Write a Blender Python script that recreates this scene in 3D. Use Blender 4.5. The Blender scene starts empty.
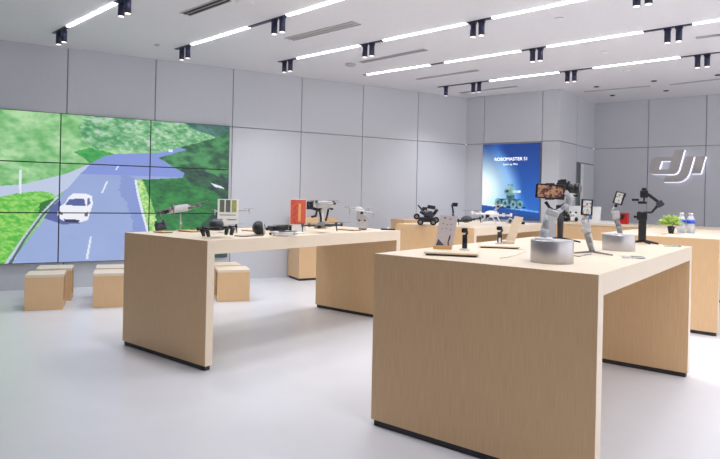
import bpy, bmesh, math, random
import numpy as np
from mathutils import Matrix, Vector, Euler
random.seed(4)
C = bpy.context.scene.collection
R = math.radians
PI = math.pi

# ------------------------------------------------------------------ materials
def lin(c):
    c = c / 255.0
    return c / 12.92 if c <= .04045 else ((c + .055) / 1.055) ** 2.4
def rgb(r, g, b): return (lin(r), lin(g), lin(b), 1)
MATS = {}
def mat(name, col, rough=.5, metal=0, vary=.0, scale=(8, 8, 8), emit=None, strength=0, trans=0, coat=0, bump=0, spec=.5):
    m = bpy.data.materials.new(name); m.use_nodes = True
    nt = m.node_tree; b = nt.nodes['Principled BSDF']
    b.inputs['Base Color'].default_value = rgb(*col)
    b.inputs['Roughness'].default_value = rough
    b.inputs['Metallic'].default_value = metal
    b.inputs['Specular IOR Level'].default_value = spec
    if coat: b.inputs['Coat Weight'].default_value = coat
    if trans: b.inputs['Transmission Weight'].default_value = trans; b.inputs['IOR'].default_value = 1.3
    if emit:
        b.inputs['Emission Color'].default_value = rgb(*emit); b.inputs['Emission Strength'].default_value = strength
    tc = nt.nodes.new('ShaderNodeTexCoord'); mp = nt.nodes.new('ShaderNodeMapping'); mp.inputs['Scale'].default_value = scale
    nz = nt.nodes.new('ShaderNodeTexNoise'); nz.inputs['Detail'].default_value = 4
    nt.links.new(tc.outputs['Object'], mp.inputs['Vector']); nt.links.new(mp.outputs[0], nz.inputs['Vector'])
    if vary:
        rp = nt.nodes.new('ShaderNodeValToRGB')
        a = [max(0, c * (1 - vary)) for c in col]; z = [min(255, c * (1 + vary)) for c in col]
        rp.color_ramp.elements[0].position = .3; rp.color_ramp.elements[1].position = .7
        rp.color_ramp.elements[0].color = rgb(*a); rp.color_ramp.elements[1].color = rgb(*z)
        nt.links.new(nz.outputs['Fac'], rp.inputs[0]); nt.links.new(rp.outputs[0], b.inputs['Base Color'])
    if bump:
        bp = nt.nodes.new('ShaderNodeBump'); bp.inputs['Strength'].default_value = bump; bp.inputs['Distance'].default_value = .004
        nt.links.new(nz.outputs['Fac'], bp.inputs['Height']); nt.links.new(bp.outputs[0], b.inputs['Normal'])
    MATS[name] = m
    return m
def picture_mat(name, k=1.0):                                        # a lit screen: shows the colours of its own pixels
    m = bpy.data.materials.new(name); m.use_nodes = True
    nt = m.node_tree; b = nt.nodes['Principled BSDF']
    b.inputs['Base Color'].default_value = (.01, .01, .012, 1); b.inputs['Roughness'].default_value = .35
    at_ = nt.nodes.new('ShaderNodeAttribute'); at_.attribute_name = 'picture'
    nt.links.new(at_.outputs['Color'], b.inputs['Emission Color']); b.inputs['Emission Strength'].default_value = k
    return m
oak = mat('oak_upright', (222, 186, 142), .45, vary=.06, scale=(150, 150, 1.3))
oak_lit = mat('oak_lit', (228, 212, 190), .38, vary=.02, scale=(1.3, 150, 150))  # same oak made paler: light on tops and edge faces put into the colour
oak_shade = mat('oak_recess_shade', (150, 108, 72), .5, vary=.05, scale=(60, 60, 3))  # oak darkened to stand in for shade inside the stool ends
bamboo = mat('bamboo', (214, 170, 118), .5, vary=.06, scale=(10, 80, 80))
wallm = mat('wall_panel_paint', (203, 206, 213), .45, vary=.012, scale=(90, 90, 1.2), spec=.35)
wall_gap = mat('wall_joint', (128, 130, 136), .8)
ceilm = mat('ceiling_paint', (230, 230, 235), .8, vary=.01)
floorm = mat('floor_resin', (216, 217, 223), .32, vary=.006, scale=(.9, .9, .9), spec=.45)
black = mat('black_metal', (22, 22, 26), .4, vary=.1)
navy = mat('lamp_black', (42, 44, 74), .4, vary=.08)
plinthm = mat('plinth_charcoal', (45, 42, 48), .5, vary=.08)
rubber = mat('black_plastic', (26, 27, 32), .45, vary=.15, scale=(40, 40, 40))
charcoal = mat('charcoal_plastic', (62, 64, 72), .45, vary=.1, scale=(40, 40, 40))
midgrey = mat('grey_plastic', (128, 128, 130), .45, vary=.06, scale=(40, 40, 40))
palegrey = mat('pale_grey_plastic', (188, 188, 190), .4, vary=.04, scale=(40, 40, 40))
gimgrey = mat('gimbal_grey', (168, 172, 178), .35, vary=.05, scale=(20, 20, 20))
white = mat('white_plastic', (232, 232, 232), .4, vary=.02)
cream = mat('cream_board', (226, 210, 186), .5, vary=.02)
alu = mat('brushed_aluminium', (186, 184, 188), .34, .85, vary=.02, scale=(3, 3, 120))
lensm = mat('lens_glass', (10, 14, 30), .08, coat=1)
glass = mat('clear_glass', (240, 250, 250), .05, trans=1)
redm = mat('red_plastic', (190, 24, 30), .4, vary=.06)
orange = mat('orange_card', (214, 96, 74), .6, vary=.14, scale=(60, 60, 60))
cardink = mat('printed_grey_ink', (84, 84, 92), .6)
cardpink = mat('printed_pale_card', (206, 196, 200), .45, vary=.02)
leafm = mat('leaf_green', (158, 186, 92), .5, vary=.3, scale=(30, 30, 30))
leafd = mat('leaf_dark_green', (46, 70, 40), .5, vary=.25, scale=(30, 30, 30))
bluem = mat('label_blue', (44, 84, 200), .45, vary=.05)
water = mat('water_bottle_plastic', (235, 240, 246), .12, trans=.55)
tealm = mat('glass_edge_teal', (70, 120, 130), .15, coat=.5)
diff = mat('light_diffuser', (255, 255, 255), .5, emit=(250, 250, 255), strength=12)
halo = mat('halo_acrylic', (255, 255, 255), .4, emit=(232, 232, 255), strength=1.0)
spotglow = mat('spot_lens_glow', (255, 255, 255), .4, emit=(255, 244, 235), strength=1.6)
logom = mat('logo_grey', (192, 188, 188), .4, 0, vary=.02)
ventm = mat('vent_grey', (186, 184, 187), .6)
ventd = mat('vent_dark', (52, 52, 58), .7)
glossy_phone = mat('phone_frame', (20, 20, 24), .25, coat=.4)
photo_green = mat('printed_photo', (84, 96, 84), .5, vary=.45, scale=(45, 45, 45))
photo_yel = mat('printed_photo_yellow', (150, 150, 90), .5, vary=.4, scale=(45, 45, 45))
def blot_mat(name, cols, scale, k):                                  # phone screen with a blotchy picture on it
    m = bpy.data.materials.new(name); m.use_nodes = True; nt = m.node_tree; b = nt.nodes['Principled BSDF']
    tc = nt.nodes.new('ShaderNodeTexCoord'); nz = nt.nodes.new('ShaderNodeTexNoise'); nz.inputs['Scale'].default_value = scale; nz.inputs['Detail'].default_value = 3
    rp = nt.nodes.new('ShaderNodeValToRGB'); e = rp.color_ramp.elements
    e[0].position = .35; e[0].color = rgb(*cols[0]); e[1].position = .68; e[1].color = rgb(*cols[-1])
    for i, c in enumerate(cols[1:-1]):
        x = e.new(.35 + .33 * (i + 1) / (len(cols) - 1)); x.color = rgb(*c)
    nt.links.new(tc.outputs['Object'], nz.inputs['Vector']); nt.links.new(nz.outputs['Fac'], rp.inputs[0])
    nt.links.new(rp.outputs[0], b.inputs['Emission Color']); b.inputs['Emission Strength'].default_value = k
    b.inputs['Base Color'].default_value = (.01, .01, .01, 1); b.inputs['Roughness'].default_value = .2
    return m
scr_brown = blot_mat('screen_brown_picture', [(30, 24, 30), (120, 80, 70), (200, 150, 120), (60, 70, 50)], 45, .9)
scr_pale = blot_mat('screen_pale_picture', [(150, 90, 80), (200, 205, 205), (225, 225, 220), (90, 100, 100)], 60, .9)

# ------------------------------------------------------------------ mesh helpers
class MB:
    def __init__(s): s.bm = bmesh.new(); s.M = Matrix.Identity(4); s.mi = 0
    def _fin(s, vs, M=None, faces=None):
        T = s.M @ (M or Matrix.Identity(4))
        for v in vs: v.co = T @ v.co
        for f in (faces if faces is not None else {f for v in vs for f in v.link_faces}): f.material_index = s.mi
    def box(s, c, d, rot=(0, 0, 0), bev=0):
        t = bmesh.new(); bmesh.ops.create_cube(t, size=1)
        for v in t.verts: v.co = Vector((v.co.x * d[0], v.co.y * d[1], v.co.z * d[2]))
        if bev: bmesh.ops.bevel(t, geom=t.edges[:], offset=bev, segments=2, affect='EDGES', profile=.6)
        s._merge(t, Matrix.Translation(c) @ Euler(rot).to_matrix().to_4x4()); return s
    def _merge(s, t, M):
        T = s.M @ M; mp = {}
        for v in t.verts: mp[v] = s.bm.verts.new(T @ v.co)
        for f in t.faces:
            try: g = s.bm.faces.new([mp[v] for v in f.verts]); g.material_index = s.mi; g.smooth = f.smooth
            except ValueError: pass
        t.free()
    def cyl(s, p, q, r, r2=None, n=16, smooth=True):
        p = Vector(p); q = Vector(q); d = q - p; L = d.length
        t = bmesh.new(); bmesh.ops.create_cone(t, cap_ends=True, segments=n, radius1=r, radius2=r if r2 is None else r2, depth=L)
        if smooth:
            for f in t.faces: f.smooth = len(f.verts) == 4
        s._merge(t, Matrix.Translation((p + q) / 2) @ d.to_track_quat('Z', 'Y').to_matrix().to_4x4()); return s
    def bar(s, p, q, w, h, bev=0):                                   # rectangular bar, w across, h upwards
        p = Vector(p); q = Vector(q); d = q - p
        t = bmesh.new(); bmesh.ops.create_cube(t, size=1)
        for v in t.verts: v.co = Vector((v.co.x * w, v.co.y * h, v.co.z * d.length))
        if bev: bmesh.ops.bevel(t, geom=t.edges[:], offset=bev, segments=2, affect='EDGES', profile=.6)
        s._merge(t, Matrix.Translation((p + q) / 2) @ d.to_track_quat('Z', 'Y').to_matrix().to_4x4()); return s
    def ball(s, c, r, sc=(1, 1, 1), n=12, rot=(0, 0, 0)):
        t = bmesh.new(); bmesh.ops.create_uvsphere(t, u_segments=n, v_segments=max(6, n * 2 // 3), radius=r)
        for f in t.faces: f.smooth = True
        for v in t.verts: v.co = Vector((v.co.x * sc[0], v.co.y * sc[1], v.co.z * sc[2]))
        s._merge(t, Matrix.Translation(c) @ Euler(rot).to_matrix().to_4x4()); return s
    def tube(s, pts, r, n=8):
        rr = r if isinstance(r, (list, tuple)) else [r] * len(pts)
        for i in range(len(pts) - 1):
            s.cyl(pts[i], pts[i + 1], rr[i], rr[i + 1], n)
            if i: s.ball(pts[i], rr[i] * 1.0, n=n)
        return s
    def lathe(s, prof, c=(0, 0, 0), n=32, sc=(1, 1)):
        t = bmesh.new(); rings = []
        for r, z in prof: rings.append([t.verts.new((max(r, 1e-4) * math.cos(2 * PI * k / n) * sc[0], max(r, 1e-4) * math.sin(2 * PI * k / n) * sc[1], z)) for k in range(n)])
        for a, b in zip(rings, rings[1:]):
            for k in range(n):
                f = t.faces.new((a[k], a[(k + 1) % n], b[(k + 1) % n], b[k])); f.smooth = True
        t.faces.new(rings[-1]); t.faces.new(rings[0][::-1])
        s._merge(t, Matrix.Translation(c)); return s
    def prism(s, poly, y0, y1, hole=None, M=None):                   # outline in the x-z plane, extruded in y
        t = bmesh.new(); loops = [poly] + ([hole] if hole else [])
        edges = []
        for lp in loops:
            vs = [t.verts.new((x, y0, z)) for x, z in lp]
            edges += [t.edges.new((vs[i], vs[(i + 1) % len(vs)])) for i in range(len(vs))]
        r = bmesh.ops.triangle_fill(t, edges=edges, use_beauty=True, use_dissolve=False)
        ex = bmesh.ops.extrude_face_region(t, geom=t.faces[:])
        for v in [g for g in ex['geom'] if isinstance(g, bmesh.types.BMVert)]: v.co.y = y1
        bmesh.ops.recalc_face_normals(t, faces=t.faces[:])
        s._merge(t, M or Matrix.Identity(4)); return s
    def build(s, name, m, parent=None):
        bmesh.ops.recalc_face_normals(s.bm, faces=s.bm.faces[:])
        me = bpy.data.meshes.new(name); s.bm.to_mesh(me); s.bm.free()
        for x in (m if isinstance(m, (list, tuple)) else [m]): me.materials.append(x)
        o = bpy.data.objects.new(name, me); C.objects.link(o)
        if parent: o.parent = parent
        return o
def thing(name, label, cat, loc, rz=0, group=None, rot=None):
    o = bpy.data.objects.new(name, None); C.objects.link(o); o.empty_display_size = .05
    o.location = loc; o.rotation_euler = rot if rot else (0, 0, rz)
    o['label'] = label; o['category'] = cat
    if group: o['group'] = group
    return o
def tag(o, label, cat, group=None):
    o['label'] = label; o['category'] = cat
    if group: o['group'] = group
    return o
def struct(o): o['kind'] = 'structure'; return o
def copy_tree(o, parent=None):
    c = o.copy(); C.objects.link(c); c.parent = parent
    for ch in [x for x in o.children]: copy_tree(ch, c)
    return c

# ------------------------------------------------------------------ camera
EYE, FOC, PCX, PCY, ROLL = 1.3, 594.0, 360.0, 196.0, .0214
H = 3.17
cam = bpy.data.cameras.new('camera'); co = bpy.data.objects.new('camera', cam); C.objects.link(co)
c_, s_ = math.cos(ROLL), math.sin(ROLL)
co.matrix_world = Matrix(((c_, -s_, 0, 0), (0, 0, -1, 0), (s_, c_, 0, EYE), (0, 0, 0, 1)))
cam.sensor_width = 36; cam.lens = FOC * 36 / 720
cam.shift_y = -(229.5 - PCY) / 720; cam.clip_start = .05
bpy.context.scene.camera = co
def on(x, y, z):                                                     # where a sight line meets the level surface of height z
    a = (x - PCX) / FOC; b = (y - PCY) / FOC
    d = Vector((c_ * a + s_ * b, 1, s_ * a - c_ * b)); t = (z - EYE) / d.z
    return Vector((d.x * t, d.y * t, z))
def face(p): return -math.atan2(p[0], p[1])                          # turn that faces the shop entrance where we stand

# ------------------------------------------------------------------ room shell
RZ = R(51.5)
Cd = Vector((math.cos(RZ), math.sin(RZ))); Bd = Vector((-Cd.y, Cd.x))
AA = R(61.3); Ad = Vector((math.sin(AA), math.cos(AA))); An = Vector((-math.cos(AA), math.sin(AA)))
O = Vector((-1.985, 8.900))                                          # foot of the video wall's right edge
W1 = Vector((3.325, 9.97)); W2 = W1 + Cd * 1.86
t0 = (8.76 - W1.dot(An)) / Bd.dot(An); W0 = W1 + Bd * t0
sW0 = (W0 - O).dot(Ad)
def wall(name, P, D, s0, s1, joints, zj, m=wallm, thick=.12, doors=None, back=0, back1=0):
    # P start, D direction, the room on the right hand of D ; panels with dark joints between them
    N = Vector((-D.y, D.x)); ang = math.atan2(D.y, D.x)
    o_ = MB(); o_.M = Matrix.Translation((P.x, P.y, 0)) @ Matrix.Rotation(ang, 4, 'Z')
    g = .0055; edges = [s0] + [j for j in joints if s0 < j < s1] + [s1]
    zs = [0] + zj + [H]
    for a, b in zip(edges, edges[1:]):
        for c, d in zip(zs, zs[1:]):
            aa = a + (g if a != s0 else 0); bb = b - (g if b != s1 else 0); cc = c + (g if c else 0); dd = d - (g if d != H else 0)
            if doors and doors[0] < (a + b) / 2 < doors[1] and c == 0: cc = doors[2]
            if dd - cc > .01: o_.box(((aa + bb) / 2, .01, (cc + dd) / 2), (bb - aa, .02, dd - cc))
    o_.mi = 1
    if doors:
        o_.box(((s0 + back + doors[0]) / 2, .02 + thick / 2, H / 2), (doors[0] - s0 - back, thick, H))
        if s1 > doors[1]: o_.box(((s1 + doors[1]) / 2, .02 + thick / 2, H / 2), (s1 - doors[1], thick, H))
        o_.box(((doors[0] + doors[1]) / 2, .02 + thick / 2, (H + doors[2]) / 2), (doors[1] - doors[0], thick, H - doors[2]))
    else: o_.box(((s0 + s1 - back1) / 2, .02 + thick / 2, H / 2), (s1 - s0 - back1, thick, H))
    return struct(o_.build(name, [m, wall_gap]))
wall('wall_left', O, Ad, -6.2, sW0, [.053 + 1.117 * k for k in range(-6, 6)], [2.30])
wall('wall_back', W0, -Bd, 0, t0, [t0 - 1.39, t0 - .30], [2.30], back1=.03)
wall('wall_column', W1, Cd, .02, 1.86, [.86], [2.30], doors=(.99, 1.84, 2.0), back=.14)
wall('wall_right', W2, -Bd, 0, 6.2, [.956, 1.879, 2.83, 3.78, 4.7], [2.30])
fl = MB(); fl.box((0, 4, -.05), (30, 26, .1)); struct(fl.build('floor', floorm))
wall('wall_lightblock_side', Vector((-7.42, -5)), Vector((0, 1)), 0, 10.9, [1.1 * k for k in range(1, 10)], [2.30])  # unseen wall, added to keep outside light off the left
wall('wall_lightblock_front', Vector((3.2, -5)), Vector((-1, 0)), 0, 10.6, [1.1 * k for k in range(1, 9)], [2.30])  # unseen wall behind the camera, added and sized to cut light from there
# ceiling slab over the shop only
cl = MB()
pts = [O + Ad * -6.2 + An * .14, W0 + An * .14, W1 + Bd * 0 + Cd * .14, W2 + Cd * .14, W2 - Bd * 6.2 + Cd * .14, Vector((9.5, -5)), Vector((-7.6, -5))]
cl.prism([(p.x, p.y) for p in pts], 0, .12, M=Matrix.Translation((0, 0, H)) @ Matrix(((1, 0, 0, 0), (0, 0, 1, 0), (0, 1, 0, 0), (0, 0, 0, 1))))
struct(cl.build('ceiling', ceilm))
# glass door standing ajar in the side of the column
dd = thing('door_1', '', '', (W1.x + Cd.x * .99, W1.y + Cd.y * .99, 0), RZ); del dd['label']; del dd['category']; struct(dd)
f_ = MB(); f_.box((.006, .03, 1.0), (.012, .07, 2.0)); f_.box((.844, .03, 1.0), (.012, .07, 2.0)); f_.box((.425, .03, 1.992), (.826, .07, .016)); struct(f_.build('door_frame', wall_gap, dd))
f_ = MB(); f_.box((.050, .0, .99), (.07, .03, 1.97)); struct(f_.build('glass_edge', tealm, dd))
f_ = MB(); f_.box((.16, .0, .99), (.15, .03, 1.97)); struct(f_.build('door_stile', white, dd))
f_ = MB(); f_.box((.536, .0, .99), (.602, .03, 1.97)); struct(f_.build('door_leaf', wallm, dd))

# ------------------------------------------------------------------ painting helper for lit screens
def vnoise(x, y, seed=0):
    xi = np.floor(x).astype(int); yi = np.floor(y).astype(int); fx = x - xi; fy = y - yi
    fx = fx * fx * (3 - 2 * fx); fy = fy * fy * (3 - 2 * fy)
    def h(a, b):
        n = (a * 374761393 + b * 668265263 + seed * 974711) & 0x7fffffff
        n = (n ^ (n >> 13)) * 1274126177 & 0x7fffffff
        return ((n ^ (n >> 16)) & 0xffff) / 65535.0
    return (h(xi, yi) * (1 - fx) + h(xi + 1, yi) * fx) * (1 - fy) + (h(xi, yi + 1) * (1 - fx) + h(xi + 1, yi + 1) * fx) * fy
def fbm(x, y, seed=0, o=4):
    t = 0; a = .5
    for i in range(o): t = t + a * vnoise(x * 2 ** i, y * 2 ** i, seed + i); a *= .5
    return t / (1 - .5 ** o)
def inside(poly, U, V):
    r = np.zeros(U.shape, bool); n = len(poly)
    for i in range(n):
        x1, y1 = poly[i]; x2, y2 = poly[(i + 1) % n]
        if y1 == y2: continue
        c = ((y1 > V) != (y2 > V)) & (U < (x2 - x1) * (V - y1) / (y2 - y1) + x1)
        r ^= c
    return r
def screen_mesh(name, w, h, nx, ny, paint, u0, u1, v0, v1, m, parent, loc, thick=.03):
    # front face carries the picture cell by cell, with a thin body behind it
    us = np.linspace(u0, u1, nx + 1); vs = np.linspace(v0, v1, ny + 1)
    uc, vc = np.meshgrid((us[:-1] + us[1:]) / 2, (vs[:-1] + vs[1:]) / 2)
    col = paint(uc, vc)
    X, Z = np.meshgrid(np.linspace(-w / 2, w / 2, nx + 1), np.linspace(-h / 2, h / 2, ny + 1))
    co_ = np.stack([X.ravel(), np.zeros(X.size), Z.ravel()], 1)
    back = np.array([[-w / 2, thick, -h / 2], [w / 2, thick, -h / 2], [w / 2, thick, h / 2], [-w / 2, thick, h / 2]])
    verts = np.vstack([co_, back]).tolist(); nn = nx + 1; faces = []
    for j in range(ny):
        for i in range(nx): a = j * nn + i; faces.append((a, a + 1, a + nn + 1, a + nn))
    B = len(co_)
    bl, br, tr, tl = 0, nx, ny * nn + nx, ny * nn
    faces += [(B + 3, B + 2, B + 1, B), (bl, tl, B + 3, B), (br, B + 1, B + 2, tr)]
    faces += [tuple(range(nx, -1, -1)) + (B, B + 1), tuple(range(ny * nn, ny * nn + nn)) + (B + 2, B + 3)]
    me = bpy.data.meshes.new(name); me.from_pydata(verts, [], faces); me.materials.append(m)
    at_ = me.color_attributes.new('picture', 'FLOAT_COLOR', 'CORNER')
    lc = np.where(col / 255 <= .04045, col / 255 / 12.92, ((col / 255 + .055) / 1.055) ** 2.4).reshape(-1, 3)
    arr = np.zeros((len(me.loops), 4), np.float32); arr[:, 3] = 1
    arr[:4 * nx * ny, :3] = np.repeat(lc, 4, axis=0)
    at_.data.foreach_set('color', arr.ravel())
    o = bpy.data.objects.new(name, me); C.objects.link(o); o.parent = parent; o.location = loc
    return o

# ------------------------------------------------------------------ video wall
PV = {
'sky':[(0.779, 1.026), (1.013, 1.005), (1.015, 0.921), (0.934, 0.912), (0.83, 0.966)],
'far':[(0.418, 1.01), (0.779, 1.019), (0.83, 0.966), (0.934, 0.912), (0.748, 0.788), (0.628, 0.769), (0.513, 0.787), (0.461, 0.768), (0.417, 0.818), (0.394, 0.911)],
'hill':[(0.7, 0.733), (0.748, 0.788), (0.934, 0.904), (1.014, 0.967), (1.027, -0.063), (0.677, -0.041), (0.818, 0.55), (0.808, 0.631), (0.75, 0.678)],
'dark':[(0.775, 0.651), (0.833, 0.67), (1.019, 0.591), (1.027, -0.063), (0.885, -0.054), (0.863, 0.321), (0.819, 0.461)],
'bright':[(0.607, 0.568), (0.809, 0.602), (0.835, 0.551), (0.944, 0.496), (0.989, 0.421), (0.881, 0.246), (0.8, -0.048), (0.685, -0.041), (0.641, 0.32)],
'yel':[(0.607, 0.568), (0.638, 0.57), (0.672, 0.428), (0.706, 0.248), (0.734, -0.044), (0.681, -0.041), (0.641, 0.32)],
'shade':[(0.378, 0.746), (0.439, 0.779), (0.544, 0.74), (0.495, 0.701), (0.448, 0.656), (0.411, 0.715)],
'road':[(0.172, -0.002), (0.23, 0.153), (0.302, 0.338), (0.356, 0.501), (0.391, 0.584), (0.447, 0.677), (0.495, 0.729), (0.543, 0.747), (0.7, 0.769), (0.789, 0.814), (0.815, 0.802), (0.7, 0.733), (0.75, 0.678), (0.808, 0.631), (0.8, 0.594), (0.607, 0.568), (0.62, 0.462), (0.641, 0.32), (0.663, 0.176), (0.681, -0.034)],
'branch':[(-0.005, 0.472), (0.135, 0.504), (0.216, 0.521), (0.283, 0.557), (0.355, 0.595), (0.447, 0.677), (0.405, 0.598), (0.363, 0.501), (0.322, 0.445), (0.287, 0.471), (0.194, 0.461), (0.136, 0.433), (-0.004, 0.391)],
'field':[(-0.004, 0.385), (0.136, 0.433), (0.194, 0.461), (0.267, 0.477), (0.308, 0.465), (0.322, 0.439), (0.269, 0.318), (0.203, 0.153), (0.15, -0.01), (0.0, -0.01)],
'kerb':[(0.325, 0.445), (0.336, 0.432), (0.282, 0.324), (0.223, 0.166), (0.179, -0.01), (0.15, -0.01), (0.21, 0.166), (0.268, 0.324)],
'kerbdark':[(0.329, 0.432), (0.336, 0.432), (0.282, 0.318), (0.223, 0.159), (0.176, -0.01), (0.163, -0.01), (0.217, 0.166), (0.275, 0.324)],
'dash1':[(0.507, 0.552), (0.500, 0.552), (0.482, 0.471), (0.489, 0.472)],
'dash2':[(0.452, 0.174), (0.445, 0.174), (0.430, 0.016), (0.440, 0.016)],
'dash3':[(0.549, 0.671), (0.543, 0.67), (0.532, 0.634), (0.538, 0.635)],
'edge':[(0.607, 0.568), (0.615, 0.569), (0.628, 0.462), (0.649, 0.32), (0.671, 0.176), (0.689, -0.034), (0.681, -0.034), (0.663, 0.176), (0.639, 0.32), (0.618, 0.462)],
'carshadow':[(0.282, 0.298), (0.309, 0.378), (0.336, 0.419), (0.351, 0.311), (0.409, 0.262), (0.345, 0.256)],
'car':[(0.328, 0.331), (0.337, 0.378), (0.354, 0.399), (0.364, 0.437), (0.381, 0.463), (0.428, 0.465), (0.449, 0.449), (0.453, 0.394), (0.444, 0.339), (0.436, 0.284), (0.409, 0.27), (0.352, 0.278), (0.332, 0.298)],
'glass':[(0.354, 0.386), (0.368, 0.427), (0.421, 0.431), (0.427, 0.38)],
'glass2':[(0.431, 0.428), (0.439, 0.442), (0.444, 0.401), (0.434, 0.38)],
'grill':[(0.350, 0.293), (0.408, 0.286), (0.401, 0.267), (0.355, 0.273)],
'lampL':[(0.333, 0.345), (0.346, 0.335), (0.346, 0.318), (0.334, 0.325)],
'lampR':[(0.422, 0.332), (0.435, 0.341), (0.434, 0.312), (0.423, 0.312)],
'post':[(0.196, 0.611), (0.204, 0.612), (0.206, 0.455), (0.198, 0.454)],
'snow':[(0.921, 0.563), (0.965, 0.542), (0.983, 0.52), (0.939, 0.533)],
'bld':[(0.74, 0.798), (0.756, 0.8), (0.757, 0.781), (0.74, 0.78)]}
def paint_valley(U, V):
    x = U * 29; y = V * 17
    n1 = fbm(x * .9 - y * .6, y * 1.6 + x * .5, 3, 5); n2 = fbm(x * 2.4 - y, y * 4.5 + x, 11, 5); n3 = fbm(x * .5, y * .7, 21)
    col = np.zeros(U.shape + (3,))
    def put(mask, c, c2=None, n=None):
        a = np.array(c, float)
        if c2 is not None:
            k = np.clip((n - .32) / .36, 0, 1)[..., None]; v = a * (1 - k) + np.array(c2, float) * k
            col[mask] = v[mask]
        else: col[mask] = a
    wob = (n2 - .5) * .018; Uw = U + wob; Vw = V + (n1 - .5) * .02
    put(np.ones(U.shape, bool), (92, 172, 92), (176, 220, 164), n1 * .6 + n3 * .4)
    m = inside(PV['far'], Uw, Vw); put(m, (58, 140, 84), (176, 222, 170), n2 * .5 + n1 * .5)
    rocks = (n2 > .63) & (n1 > .5) & m; put(rocks, (186, 200, 196))
    put(inside(PV['sky'], U, Vw), (34, 84, 74), (70, 120, 110), n1)
    put(inside(PV['hill'], Uw, Vw), (14, 74, 44), (60, 142, 78), n1)
    put(inside(PV['dark'], Uw, Vw), (8, 36, 42), (26, 92, 52), n1 * .7 + n2 * .3)
    put(inside(PV['bright'], Uw, V), (8, 88, 40), (38, 138, 56), n1 * .6 + n2 * .4)
    put(inside(PV['yel'], Uw, V), (110, 190, 84), (200, 232, 150), n2)
    put(inside(PV['shade'], Uw, V), (26, 140, 60), (60, 170, 70), n2)
    k = np.clip(1 - V, 0, 1)
    m = inside(PV['road'], U, V); put(m, (144, 164, 214)); col[m] += ((k - .5) * 12 + (n3 - .5) * 10)[m][:, None]
    m2 = m & (V > .60); put(m2, (122, 142, 216))
    m3 = inside([(.56, .62), (.62, .56), (.66, .30), (.69, 0), (.60, 0), (.60, .3), (.55, .5)], U + (n2 - .5) * .03, V) & m; put(m3, (126, 146, 208))
    put(inside(PV['branch'], U, V), (188, 200, 228))
    put(inside(PV['field'], U, V), (74, 178, 56), (150, 216, 96), n2)
    put(inside([(.27, .40), (.30, .42), (.318, .43), (.29, .36), (.26, .33)], Uw, V), (30, 110, 40))
    put(inside(PV['kerb'], U, V), (196, 206, 222)); put(inside(PV['kerbdark'], U, V), (72, 96, 108))
    for k_ in ('dash1', 'dash2', 'dash3', 'edge', 'post', 'snow', 'bld'): put(inside(PV[k_], U, V), (226, 234, 246))
    put(inside(PV['carshadow'], U, V), (78, 92, 156))
    put(inside(PV['car'], U, V), (240, 242, 252))
    put(inside(PV['glass'], U, V), (70, 88, 150)); put(inside(PV['glass2'], U, V), (90, 104, 160))
    put(inside(PV['grill'], U, V), (40, 44, 70)); put(inside(PV['lampL'], U, V), (90, 96, 130)); put(inside(PV['lampR'], U, V), (90, 96, 130))
    return np.clip(col * .93 + 16, 0, 255)
VWW, VWH, VZ0 = 3.375, 1.957, .343
vw = thing('video_wall', 'large wall-mounted three by three video wall showing a white car on a valley road', 'video wall', (O.x, O.y, VZ0), math.atan2(Ad.y, Ad.x))
vmat = picture_mat('video_wall_picture', 1.0)
cw, ch = VWW / 3, VWH / 3
b_ = MB(); b_.box((-VWW / 2, .0, VWH / 2), (VWW - .02, .04, VWH - .02)); b_.build('mounting_frame', black, vw)
for i in range(3):
    for j in range(3):
        bz = MB(); bz.box((-VWW + cw * (i + .5), -.03, ch * (j + .5)), (cw - .002, .03, ch - .002))
        h_ = bz.build('display_panel', black, vw)
        o_ = screen_mesh('picture', cw - .014, ch - .014, 112, 66, paint_valley, (i * cw + .007) / VWW, ((i + 1) * cw - .007) / VWW, (j * ch + .007) / VWH, ((j + 1) * ch - .007) / VWH, vmat, h_, (-VWW + cw * (i + .5), -.050, ch * (j + .5)), .006)

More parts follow.
